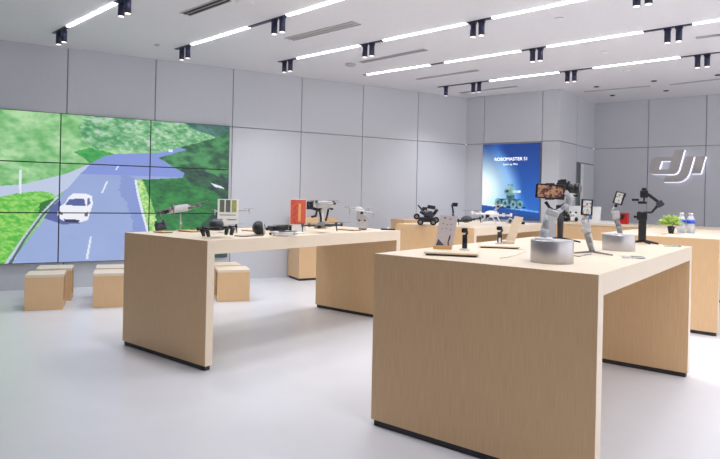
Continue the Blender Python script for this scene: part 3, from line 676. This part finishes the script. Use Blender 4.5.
# ---- table in back centre
r, q, k = dev('wheeled_robot', 'black four-wheeled toy robot on the back centre table', 'robot', TG, 427, 224.8, mar=.02, lift=.022)
m_ = MB(); m_.box(q(427, 219.5), (17 * k, .20, 4.5 * k), bev=.01); m_.build('chassis', rubber, r)
for x, y, d in ((420.5, 221.8, -.12), (433, 221.8, -.12), (416.5, 217, .10), (436, 220, .10)):
    u = q(x, y, d); m_ = MB(); m_.cyl((u[0], d - .03, u[2]), (u[0], d + .03, u[2]), 3.1 * k, n=20); w_ = m_.build('wheel', black, r)
    m_ = MB(); m_.cyl((u[0], d - .032, u[2]), (u[0], d - .036, u[2]), 1.5 * k, n=12); m_.build('hub', midgrey, w_)
m_ = MB(); m_.box(q(428, 214), (9 * k, .12, 6 * k), bev=.012); m_.build('turret_base', charcoal, r)
m_ = MB(); m_.tube([q(420, 211.5, -.04), q(425.5, 215, -.04), q(429, 217, -.02)], .018); m_.tube([q(437, 209, 0), q(434, 213.5, 0), q(431, 217)], .02); m_.build('arm', rubber, r)
m_ = MB(); m_.tube([q(417.5, 205), q(421, 209), q(424, 211)], [.007, .012, .015]); m_.build('antenna', rubber, r)
m_ = MB(); m_.box(q(431, 207, -.02), (8 * k, .10, 3.6 * k), rot=(0, R(8), 0), bev=.01); m_.box(q(424.5, 208.5, -.02), (5 * k, .08, 3 * k), bev=.01); m_.build('gimbal_head', rubber, r)
m_ = MB(); m_.cyl(q(427, 211, -.06), q(426, 211.3, -.16), .016); m_.build('barrel', midgrey, r)
m_ = MB(); m_.cyl(q(430, 206.3, -.07), q(430, 206.3, -.09), .016); m_.build('lens', lensm, r)
# small gimbal camera on a stick, behind the card
r, q, k = dev('gimbal_camera', 'small black gimbal camera on stick, peeking above the leaning card', 'camera', TG, 453, 224.5)
m_ = MB(); m_.tube([q(453, 225), q(453, 214)], [.014, .016]); m_.build('handle', rubber, r)
m_ = MB(); m_.tube([q(453, 213.5), q(452.5, 209), q(451.5, 204.5)], .012); m_.build('gimbal_arm', black, r)
m_ = MB(); m_.box(q(454.5, 204.5, -.01), (5.5 * k, .05, 3.8 * k), bev=.008); h_ = m_.build('camera_head', rubber, r)
m_ = MB(); m_.cyl(q(455, 205, -.035), q(455, 205, -.05), .017); m_.build('lens', lensm, h_)
p = tb(TG, 466.5, 226.3)
drone('black folding drone on the back table beside the white drone', (p.x, p.y, p.z + .075), .19, (R(-4), R(-6), face(p) + R(20)), rubber, rubber, spread=.95)
bd = bpy.data.objects['camera_drone.004']; m_ = MB(); m_.ball((0, .0, .015), .06, (1.2, 1.3, .75)); m_.build('canopy', charcoal, bd)
# white camera drone
p = tb(TG, 491, 224.8)
wd = drone('large white drone with camera and open legs in front of the blue poster', (p.x, p.y, p.z + .135), .29, (R(2), R(2), face(p) + R(-18)), white, white, legs=False, spread=.95, cam_m=rubber, name='camera_drone')
m_ = MB(); m_.ball((0, 0, .01), .085, (1.1, 1.25, .55)); m_.build('shell', white, wd)
m_ = MB()
for sx in (-1, 1): m_.cyl((sx * .03, -.10, .01), (sx * .03, -.112, .01), .014)
m_.build('front_sensor', black, wd)
for sx in (-1, 1): m_ = MB(); m_.tube([(sx * .05, -.09, -.02), (sx * .10, -.10, -.1), (sx * .10, .10, -.1), (sx * .05, .09, -.02)], .009); m_.build('landing_leg', white, wd)
for x, y, nm in ((495, 209, 'white upright camera module'), ):
    m_ = MB(); m_.tube([(.04, 0, .05), (.07, 0, .09), (.10, 0, .12)], .016); m_.box((.10, 0, .125), (.09, .05, .035), rot=(0, R(-20), 0), bev=.008); a_ = m_.build('top_camera', palegrey, wd)
    m_ = MB(); m_.box((.10, -.03, .12), (.03, .02, .025)); m_.build('lens', black, a_)
r, q, k = dev('remote_controller', 'small pale remote controller standing in front of the lower blue poster', 'remote control', TG, 508, 224.5)
m_ = MB(); m_.M = Matrix.Rotation(R(30), 4, 'Y'); m_.box((0, 0, .05), (.07, .03, .09), bev=.01); m_.build('body', palegrey, r)
m_ = MB(); m_.M = Matrix.Rotation(R(30), 4, 'Y'); m_.box((0, -.017, .055), (.04, .004, .05)); m_.build('screen', charcoal, r)
m_ = MB(); m_.box((.03, 0, .006), (.09, .05, .012)); m_.build('foot', cream, r)
r, q, k = dev('action_camera', 'tiny black action camera near the right end of the back centre table', 'camera', TG, 523, 224.5)
m_ = MB(); m_.box((0, 0, .02), (.05, .03, .036), bev=.005); m_.build('body', black, r); m_ = MB(); m_.cyl((.01, -.015, .022), (.01, -.022, .022), .009); m_.build('lens', lensm, r)

# ---- nearest table
FT = TF
tr, tp = tray('cream display tray nearest the table corner, under the grey printed card', FT, 452, 255.0, .30, .185, cream, rz=R(-14), h=.022)
def card(label, tx, ty, bl, br, tr_, tl, lift, m, art, T=FT):
    r, q, k = dev('leaning_card', label, 'card', T, tx, ty, lift=lift)
    P = [q(*bl), q(*br), q(*tr_), q(*tl)]
    CB = MB(); CB.prism([(a[0], a[2]) for a in P], 0, .004)
    if art:
        W = lambda u, v: tuple((1 - v) * ((1 - u) * P[0][i] + u * P[1][i]) + v * ((1 - u) * P[3][i] + u * P[2][i]) for i in (0, 2))
        m_ = MB(); m_.prism([W(.02, .03), W(.62, .03), W(.50, .12), W(.13, .30)], -.002, -.0005); m_.build('printed_hill', cardink, r)
        m_ = MB(); m_.prism([W(.68, .03), W(.88, .03), W(.80, .10), W(.74, .22), W(.80, .34), W(.76, .46), W(.71, .36), W(.68, .22), W(.72, .12)], -.002, -.0005); m_.build('printed_bird', mat('print_brown', (88, 52, 58), .6), r)
        m_ = CB; m_.mi = 1
        for u, v in ((.28, .92), (.33, .93), (.60, .90), (.25, .75), (.5, .73), (.7, .75), (.25, .60), (.48, .62), (.72, .58)): a = W(u, v); m_.box((a[0], -.0012, a[1]), (.008, .001, .004 if v < .9 else .007))
    CB.build('card', [m, cardink], r)
    return r, q, k
r, q, k = card('pale printed card with grey hill and bird, leaning in a wooden block', 443, 253.0, (434.3, 249), (451.8, 249), (457, 216), (439.5, 215), .022, cardpink, True)
m_ = MB(); m_.box((q(442.3, 0)[0], .0, .012), (18.5 * k, .035, .022), bev=.002); m_.build('wooden_holder', bamboo, r)
def pocket(label, x, y, top, lift, body, w=6.5, T=FT):
    r, q, k = dev('pocket_camera', label, 'camera', T, x, y, lift=lift)
    x = pix(r.location)[0]; yb = pix(r.location)[1]; h = yb - top; Q = lambda a, b, d=0: (a * k, d, b * h * k)
    m_ = MB(); m_.lathe([(.030, 0), (.030, .004), (.022, .008)], n=24); m_.build('stand_base', palegrey, r)
    m_ = MB(); m_.box(Q(0, .37), (w * .78 * k, .026, .62 * h * k), bev=.007); m_.build('handle', body, r)
    m_ = MB(); m_.box(Q(0, .42, -.0135), (w * .5 * k, .003, .17 * h * k)); m_.build('screen', lensm, r)
    m_ = MB(); m_.tube([Q(.6, .66), Q(2.4, .74), Q(2.0, .86)], .006); m_.build('gimbal_arm', body, r)
    m_ = MB(); m_.box(Q(-.4, .87), (w * .95 * k, .028, .22 * h * k), bev=.008); hh = m_.build('camera_head', rubber, r)
    u = Q(-1.0, .87, -.014); m_ = MB(); m_.cyl(u, (u[0], -.022, u[2]), .008); m_.build('lens', lensm, hh)
    return r
pocket('black pocket gimbal camera upright beside the printed card', 464.5, 253.6, 227.5, .022, rubber)
tr2, tp2 = tray('second cream display tray, farther along the near table, under the blank white card', FT, 499, 247.5, .26, .19, cream, rz=R(-12), h=.018)
r, q, k = card('blank cream card leaning steeply on the second tray, before the poster wall', 508.5, 246.2, (504, 245), (513, 245.5), (522.5, 217), (514, 215.8), .018, cream, False)
m_ = MB(); m_.box((q(508.5, 0)[0], 0, .010), (12 * k, .035, .018), bev=.002); m_.build('holder', cream, r)
pk = pocket('black and white pocket gimbal camera upright on the second tray', 499.5, 246.6, 226, .018, charcoal, 6)
m_ = MB(); m_.box((0, -.015, .025), (.014, .003, .035)); m_.build('white_panel', white, pk)
def cable(label, T, pts, r_, m):
    W = [tb(T, *p_) + Vector((0, 0, r_)) for p_ in pts]; o = W[0]
    m_ = MB(); m_.tube([w_ - o for w_ in W], r_, 6); c = m_.build('charging_cable', m, None); c.location = o; tag(c, label, 'cable'); return c
cable('thin pale cable trailing from the second tray across the table', FT, [(516, 249.5), (524, 250), (526, 252), (518, 254.5), (508, 257.5), (500, 258.5)], .0022, cream)
cable('thin grey cable end curling right of the left silver pedestal', FT, [(574, 256), (579, 256.8), (584, 255.6), (592, 254.2)], .0025, midgrey)

def pedestal(label, x, yb, wpx, hpx):
    p0 = on(x, yb, FT[5]); rad = wpx / 2 * p0.y / FOC; d = Vector((p0.x, p0.y)).normalized(); p = Vector((p0.x + d.x * rad, p0.y + d.y * rad, FT[5]))
    rad = wpx / 2 * p.y / FOC; h = hpx * p.y / FOC
    r = thing('display_pedestal', label, 'pedestal', p, 0)
    m_ = MB(); m_.lathe([(rad * .985, 0), (rad, .003), (rad, h - .004), (rad * .985, h)], n=64); m_.build('drum', alu, r)
    m_ = MB(); m_.lathe([(rad * .965, h), (rad * .965, h + .0012)], n=64); m_.build('top_plate', palegrey, r)
    return r, p, rad, h
pA, pAp, rA, hA = pedestal('larger round silver pedestal at the left, carrying the white gimbal with landscape phone', 551.7, 264.2, 41.5, 22.2)
pB, pBp, rB, hB = pedestal('smaller round silver pedestal in the middle, carrying the gimbal with tilted phone', 618.3, 251.3, 30.5, 15.8)

def phone(label, c, w, h, rot, scr, cover=glossy_phone, th=.010):
    r = thing('smartphone', label, 'phone', c, rot=rot)
    m_ = MB(); m_.box((0, 0, 0), (w, th, h), bev=.004); m_.build('case', cover, r)
    m_ = MB(); m_.box((0, -th / 2 - .0006, 0), (w - .022, .0012, h - .016)); m_.build('screen', scr, r)
    m_ = MB(); m_.box((w * .35, th / 2 + .002, h * .3 if h > w else h * .15), (.02, .004, .02), bev=.002); m_.build('camera_bump', black, r)
    return r
# white gimbal on the larger pedestal
p = Vector((pAp.x, pAp.y - .02, pAp.z + hA + .0012)); r = thing('phone_gimbal', 'pale grey phone gimbal holding a wide phone, on the larger silver pedestal', 'gimbal', p, face(p))
bx, by = pix(p); k = p.y / FOC
def q(x, y, d=0): return ((x - bx) * k, d, (by - y) * k)
m_ = MB(); m_.cyl((q(544, 0)[0], 0, 0), (q(544, 0)[0], 0, .012), .045, n=24); m_.build('stand_base', white, r)
m_ = MB(); m_.tube([q(543.5, 237.5), q(545.2, 229), q(548.2, 216)], [.020, .022, .019], 12); hd = m_.build('handle', gimgrey, r)
m_ = MB(); m_.cyl(q(547.5, 219, -.018), q(547.5, 219, -.028), .007); m_.build('joystick', white, hd)
m_ = MB(); m_.box(q(552, 213), (13 * k, .034, 6.5 * k), rot=(0, R(22), 0), bev=.009); m_.build('motor_housing', palegrey, r)
m_ = MB(); m_.tube([q(553, 214), q(560, 210, .02), q(566, 204, .035), q(569, 198, .03)], [.015, .013, .013, .015], 10); m_.build('main_arm', gimgrey, r)
m_ = MB(); m_.ball(q(568.3, 197, .03), .019); m_.cyl(q(568, 197, .045), q(564, 192, .0), .013); m_.build('tilt_motor', palegrey, r)
m_ = MB(); m_.tube([q(545, 202, .01), q(549, 207.5, .015), q(553, 210, .015), q(562, 210, .02)], [.009, .007, .005, .005], 8); m_.build('phone_cradle_arm', rubber, r)
m_ = MB(); m_.box(q(549, 191.5, .012), (9 * k, .012, 17 * k), bev=.003); m_.build('phone_clamp', rubber, r)
phone('landscape smartphone with dark frame and brown picture, clamped in the pale gimbal', at_q(r, q(549.3, 191.6, -.002)), 28.3 * k, 15 * k, (0, R(3.5), face(p) + R(6)), scr_brown)
# black camera gimbal with camera behind it
r, q, k = dev('camera_gimbal', 'black camera gimbal standing behind the larger silver pedestal', 'gimbal', FT, 560, 241.5)
m_ = MB(); m_.tube([q(560, 238), q(560, 212)], [.022, .026], 12); m_.build('handle', rubber, r)
m_ = MB(); m_.box(q(560, 209), (9 * k, .05, 8 * k), bev=.006); m_.build('grip_head', black, r)
for a_, b_2, d1, d2 in (((559, 238), (533, 240.0), 0, .03), ((561, 238), (579, 243.2), 0, -.06), ((560, 238), (560, 240.5), 0, .10)):
    m_ = MB(); u = q(*a_, d1); v = q(*b_2, d2); m_.tube([u, (v[0], v[1], .006)], [.009, .006]); m_.build('tripod_leg', black, r)
m_ = MB(); m_.tube([q(561, 206), q(566, 203, .06), q(567, 196, .09)], .013); m_.build('gimbal_arm', rubber, r)
m_ = MB(); m_.box(q(566, 195.5), (20 * k, .05, 1.6 * k), bev=.002); m_.build('camera_plate', black, r)
cw_ = at_q(r, q(564, 189)); cr = thing('mirrorless_camera', 'black mirrorless camera with long lens mounted on the black gimbal', 'camera', cw_, face(cw_))
def g(x, y, d=0): return ((x - 564) * k, d, (189 - y) * k)
m_ = MB(); m_.box(g(562, 188), (13 * k, .07, 11 * k), bev=.008); m_.box(g(562, 181.5), (6 * k, .05, 4.5 * k), bev=.006); m_.cyl(g(558, 182.5), g(558, 180), .012); m_.cyl(g(567, 182.5), g(567, 181), .010); m_.build('camera_body', rubber, cr)
m_ = MB(); m_.cyl(g(567, 188.2, -.02), g(574, 188.4, -.035), 4.7 * k, n=24); m_.cyl(g(574, 188.4, -.035), g(577.5, 188.5, -.04), 5.2 * k, n=24); l_ = m_.build('lens_barrel', rubber, cr)
m_ = MB(); m_.cyl(g(577.5, 188.5, -.04), g(578.2, 188.5, -.041), 4.9 * k, n=24); m_.build('lens_rim', midgrey, l_)
m_ = MB(); m_.cyl(g(578.2, 188.5, -.041), g(578.5, 188.5, -.0415), 4.0 * k, n=24); m_.build('front_glass', lensm, l_)
# slim phone gimbal on a tripod
r, q, k = dev('phone_gimbal', 'pale phone gimbal on its own small tripod, between the two silver pedestals', 'gimbal', FT, 592, 254.5)
m_ = MB(); m_.tube([q(592, 251.5), q(589.5, 243), q(587, 233.5)], [.015, .0175, .018], 12); m_.build('handle', midgrey, r)
m_ = MB(); m_.tube([q(589.5, 233.5), q(591.8, 245, 0), q(593.5, 251)], [.010, .010, .009], 8); m_.build('grip_back', palegrey, r)
m_ = MB(); m_.ball(q(586, 230), .026, (1.1, .9, .9)); m_.box(q(586.5, 227), (7 * k, .036, 7 * k), rot=(0, R(-15), 0), bev=.008); m_.build('motor_housing', palegrey, r)
m_ = MB(); m_.tube([q(585.5, 227), q(582.5, 221, .02), q(584, 217, .025)], [.013, .011, .012], 8); m_.tube([q(584, 217, .025), q(588.5, 220, .02), q(588, 225)], .006, 8); m_.build('main_arm', gimgrey, r)
m_ = MB(); m_.ball(q(585.5, 216.8, .018), .016); m_.build('tilt_motor', palegrey, r)
for a_, d in (((575, 255.5), -.02), ((611, 257.0), -.04), ((588, 254.5), .08)):
    m_ = MB(); v = q(*a_, d); m_.tube([q(592.5, 251.5), (v[0], d, .006)], [.008, .004]); m_.build('tripod_leg', midgrey, r)
phone('small upright phone with pale picture, on the gimbal between the silver pedestals', at_q(r, q(586.3, 207.5, -.002)), 11.3 * k, 16.2 * k, (0, R(2), face(r.location) + R(10)), scr_pale)
m_ = MB(); m_.box(q(586.3, 208.5, .012), (6 * k, .012, 15 * k), bev=.003); m_.build('phone_clamp', rubber, r)
# gimbal on the smaller pedestal
p = Vector((pBp.x, pBp.y, pBp.z + hB + .0012)); r = thing('phone_gimbal', 'pale phone gimbal leaning on the smaller silver pedestal', 'gimbal', p, face(p))
bx, by = pix(p); k = p.y / FOC
def q(x, y, d=0): return ((x - bx) * k, d, (by - y) * k)
m_ = MB(); m_.cyl((q(619.5, 0)[0], 0, 0), (q(619.5, 0)[0], 0, .008), .035, n=24); m_.build('stand_base', white, r)
m_ = MB(); m_.tube([q(620, 233.5), q(618.5, 226), q(616.5, 220.5)], [.016, .017, .016], 12); m_.build('handle', midgrey, r)
m_ = MB(); m_.ball(q(615.7, 216.5), .024, (1, .9, 1)); m_.box(q(616, 214.5), (6.5 * k, .036, 7 * k), rot=(0, R(-12), 0), bev=.008); m_.build('motor_housing', palegrey, r)
m_ = MB(); m_.tube([q(614.5, 216, .01), q(612.8, 211.5, .02), q(615.2, 206.5, .015)], [.013, .012, .010], 8); m_.build('main_arm', palegrey, r)
m_ = MB(); m_.cyl(q(615.4, 207.2, .01), q(616, 204.6, .01), .010); m_.build('tilt_motor', rubber, r)
m_ = MB(); m_.box(q(618.2, 198.5, .012), (6 * k, .012, 12 * k), rot=(0, R(14), 0), bev=.003); m_.build('phone_clamp', rubber, r)
phone('small phone tilted to the right, on the gimbal of the smaller pedestal', at_q(r, q(618.5, 198.2, -.002)), 9.8 * k, 13 * k, (R(-6), R(15), face(p) + R(-20)), scr_pale)
# black empty gimbal at the far end
r, q, k = dev('camera_gimbal', 'tall empty black camera gimbal on tripod at the far end of the near table', 'gimbal', FT, 643.5, 243.3)
m_ = MB(); m_.box(q(642, 228.5), (7.2 * k, .04, 24 * k), bev=.008); m_.build('handle', rubber, r)
m_ = MB(); m_.box(q(641.5, 216), (9.5 * k, .05, 8 * k), bev=.006); m_.box(q(636, 217), (4 * k, .03, 2.4 * k), bev=.003); m_.cyl(q(639, 214, -.02), q(639, 211.5, -.02), .01); m_.cyl(q(644, 214), q(644, 211.3), .011); m_.build('grip_head', black, r)
m_ = MB(); m_.tube([q(643, 212.5), q(650, 212.2, .01), q(653, 208.5, .02), q(656, 204.5, .03)], [.009, .008, .010, .014]); m_.build('lower_arm', rubber, r)
m_ = MB(); m_.box(q(657.5, 203.5, .03), (6.5 * k, .05, 6 * k), rot=(0, R(-35), 0), bev=.008); m_.build('roll_motor', charcoal, r)
m_ = MB(); m_.bar(q(656.5, 202, .03), q(646, 193.5, .05), .03, .022, bev=.004); m_.build('upper_arm', rubber, r)
m_ = MB(); m_.box(q(643, 194, .04), (7.5 * k, .05, 7.5 * k), bev=.009); m_.cyl(q(643, 190.5, .04), q(643, 187.8, .04), .018); m_.build('tilt_motor', rubber, r)
m_ = MB(); m_.box(q(641.5, 202.6, .0), (8 * k, .05, 2.4 * k), bev=.003); m_.box(q(635.2, 200, -.03), (6.5 * k, .04, 2.2 * k), bev=.003); m_.cyl(q(643, 202, .03), q(643, 196, .04), .007); m_.build('camera_plate', black, r)
for a_, d in (((649, 247.3), -.06), ((656.5, 245.8), -.02), ((633, 242.5), .03)):
    m_ = MB(); v = q(*a_, d); m_.tube([q(643, 240.5), (v[0], d, .006)], [.012, .007]); m_.build('tripod_leg', black, r)
# clear acrylic pieces
for x, y, w_, lab in ((632, 258.2, .13, 'clear acrylic plate lying on near table below the smaller silver pedestal'), (671, 246.6, .12, 'clear acrylic plate lying at the far corner of the near table')):
    p = tb(FT, x, y); r = thing('acrylic_plate', lab, 'plate', p, FT[2] - R(60)); m_ = MB(); m_.box((0, 0, .006), (w_, .06, .010), bev=.002); m_.build('plate', glass, r)
    m_ = MB(); m_.box((w_ * .2, 0, .0125), (w_ * .45, .035, .003)); m_.build('silver_insert', alu, r)

# ---- right table : plant and bottles
r, q, k = dev('potted_plant', 'small leafy green plant in a black square pot on the right table', 'plant', TK, 671, 233.5)
m_ = MB(); m_.lathe([(.026, 0), (.040, .082), (.036, .082), (.034, .07)], n=20); m_.build('pot', rubber, r)
m_ = MB(); rnd = random.Random(8)
m_.ball((0, 0, .125), .03, n=8)
for i in range(95):
    a = rnd.random() * 2 * PI; el = rnd.uniform(.0, 1.5); L = rnd.uniform(.085, .135); b0 = Vector((math.cos(a) * .012, math.sin(a) * .012, .085)); d = Vector((math.cos(a) * math.cos(el), math.sin(a) * math.cos(el), math.sin(el) * .85 + .12))
    e_ = b0 + d * L; m_.ball((b0 + d * L * .75), L * .30, (.45, .45, .45) if False else (.55, .18, 1.0), n=6, rot=Vector(d).to_track_quat('Z', 'Y').to_euler())
m_.build('foliage', leafm, r)
m_ = MB()
for i in range(9):
    a = i * .7; m_.tube([(0, 0, .06), (math.cos(a) * .04, math.sin(a) * .04, .14)], .0025, 5)
m_.build('stem', leafd, r)
def bottle(label, x, y, g_):
    r, q, k = dev('water_bottle', label, 'bottle', TK, x, y, group=g_)
    R0 = 3.7 * k; hh = 20 * k
    m_ = MB(); m_.lathe([(R0 * .9, 0), (R0, .006), (R0, hh * .30), (R0 * .95, hh * .34), (R0, hh * .38), (R0, hh * .68), (R0 * .8, hh * .78), (R0 * .42, hh * .87), (R0 * .42, hh * .92)], n=24); m_.build('bottle_body', water, r)
    m_ = MB(); m_.lathe([(R0 * 1.02, hh * .48), (R0 * 1.02, hh * .66)], n=24); m_.build('label_band', bluem, r)
    m_ = MB(); m_.lathe([(R0 * .5, hh * .91), (R0 * .5, hh), (R0 * .45, hh * 1.005)], n=20); m_.build('cap', white, r)
bottle('water bottle with blue label on right table, next to the potted plant', 681.3, 232.8, 'water bottles on the right table')
bottle('water bottle with blue label on right table, farther from the plant', 690.6, 233.2, 'water bottles on the right table')
p = tb(TK, 670, 236); r = thing('paper_tray', 'small white dish lying in front of the potted plant', 'tray', p, TK[2] - PI / 2); m_ = MB(); m_.box((0, 0, .005), (.18, .10, .01), bev=.002); m_.build('dish', white, r); m_ = MB(); m_.box((-.06, .0, .012), (.04, .08, .006)); m_.build('wooden_edge', bamboo, r)
p = tb(TK, 648, 234.6); r = thing('paper_leaflet', 'thin white leaflet lying on the right table beside the black gimbal', 'leaflet', p, .2); m_ = MB(); m_.box((0, 0, .002), (.12, .08, .004)); m_.build('paper', white, r)

# ---- reception counter items
def lc(x, d=.15):                                                    # point on the counter top seen at column x, d behind its front edge
    P0_ = Vector(TL[:2]) + Cd * d; a = (x - PCX) / FOC
    a = a - .0214 * .35 / 9
    t = (a * P0_.y - P0_.x) / (Bd.x - a * Bd.y); v = P0_ + Bd * t; return Vector((v.x, v.y, .95))
def ldev(name, label, cat, x, d=.15, group=None):
    p = lc(x, d); return dev(name, label, cat, None, x, p, group, rz=RZ - PI / 2 + 0)
r, q, k = ldev('potted_plant', 'small dark green plant on the back counter, beside the black gimbal handle', 'plant', 565.5)
m_ = MB(); m_.lathe([(.05, 0), (.06, .07), (.05, .07)], n=16); m_.build('pot', rubber, r)
m_ = MB(); rnd = random.Random(5)
for i in range(50):
    a = rnd.random() * 2 * PI; el = rnd.uniform(.1, 1.4); d = Vector((math.cos(a) * math.cos(el), math.sin(a) * math.cos(el), math.sin(el))); m_.ball(Vector((0, 0, .07)) + d * .075, .03, (.6, .2, 1), n=6, rot=d.to_track_quat('Z', 'Y').to_euler())
m_.build('foliage', leafd, r)
r, q, k = ldev('plush_toy', 'small black and white plush toy on the back counter', 'toy', 574, .12)
m_ = MB(); m_.ball((0, 0, .045), .05, (1.1, .8, .9)); m_.ball((0, 0, .11), .048, (1.2, .9, .85)); m_.build('body', white, r)
for sx in (-1, 1):
    m_ = MB(); m_.ball((sx * .045, 0, .155), .017); m_.build('ear', black, r)
    m_ = MB(); m_.ball((sx * .06, -.02, .045), .028, (1, 1, 1.3)); m_.build('arm', black, r)
    m_ = MB(); m_.ball((sx * .018, -.04, .112), .010); m_.build('eye', black, r)
def board(label, x0, x1, y0, y1, d, m, lean=8):
    r, q, k = ldev('display_board', label, 'board', (x0 + x1) / 2, d, 'blank white boards on the back counter')
    W_, H_ = (x1 - x0) * k, (y1 - y0) * k
    m_ = MB(); m_.M = Matrix.Rotation(R(-lean), 4, 'X'); m_.box((0, 0, H_ / 2), (W_, .008, H_)); m_.build('panel', m, r)
    m_ = MB(); m_.box((0, .03, .01), (W_ * .6, .07, .02)); m_.build('foot', m, r)
    return r, W_, H_
board('white board at left on the back counter, behind the plush toy', 569.5, 584, 206.5, 222.5, .30, white)
r, W_, H_ = board('white board with small blue and red print, behind the small tripod gimbal', 585, 601, 206.5, 222.5, .26, white)
m_ = MB(); m_.box((-W_ * .15, -.010, H_ * .35), (W_ * .3, .002, H_ * .28)); m_.build('blue_print', mat('print_blue', (70, 120, 190), .6), r)
m_ = MB(); m_.box((-W_ * .38, -.012, H_ * .40), (W_ * .12, .002, H_ * .25)); m_.build('red_print', redm, r)
r, q, k = ldev('paper_stack', 'low white paper stack on the back counter, left of the red box', 'paper', 611, .2)
m_ = MB(); m_.box((0, 0, .018), (17 * k, .2, .036), bev=.004); m_.build('sheets', white, r); m_ = MB(); m_.box((0, 0, .040), (16 * k, .19, .004)); m_.build('top_sheet', palegrey, r)
r, q, k = ldev('red_box', 'bright red upright box on the back counter beside the smaller pedestal', 'box', 625.2, .15)
m_ = MB(); m_.box((0, 0, 5.6 * k), (7.6 * k, .10, 11.2 * k), bev=.004); m_.build('carton', redm, r)
m_ = MB(); m_.prism([(-3.8 * k, 9 * k), (-1.5 * k, 10.2 * k), (2.0 * k, 9 * k), (-1.2 * k, 3.5 * k), (-2.6 * k, 5.5 * k)], -.054, -.0505); m_.build('printed_shape', black, r)
# ------------------------------------------------------------------ light
sl = bpy.data.lights.new('spot_lamp', 'SPOT'); sl.energy = 31; sl.spot_size = R(125); sl.spot_blend = .9; sl.shadow_soft_size = .05; sl.color = (.98, .98, 1)
for i, P_ in enumerate(SPOTS):
    o = bpy.data.objects.new('spot_lamp', sl); C.objects.link(o); o.location = P_
w = bpy.data.worlds.new('world'); bpy.context.scene.world = w; w.use_nodes = True
nt = w.node_tree; bg = nt.nodes['Background']; bg.inputs['Color'].default_value = rgb(250, 246, 246); bg.inputs['Strength'].default_value = 2.0
sc = bpy.context.scene
sc.view_settings.view_transform = 'Standard'; sc.view_settings.look = 'None'; sc.view_settings.gamma = 1; sc.view_settings.exposure = -.06
sc.view_settings.use_curve_mapping = False
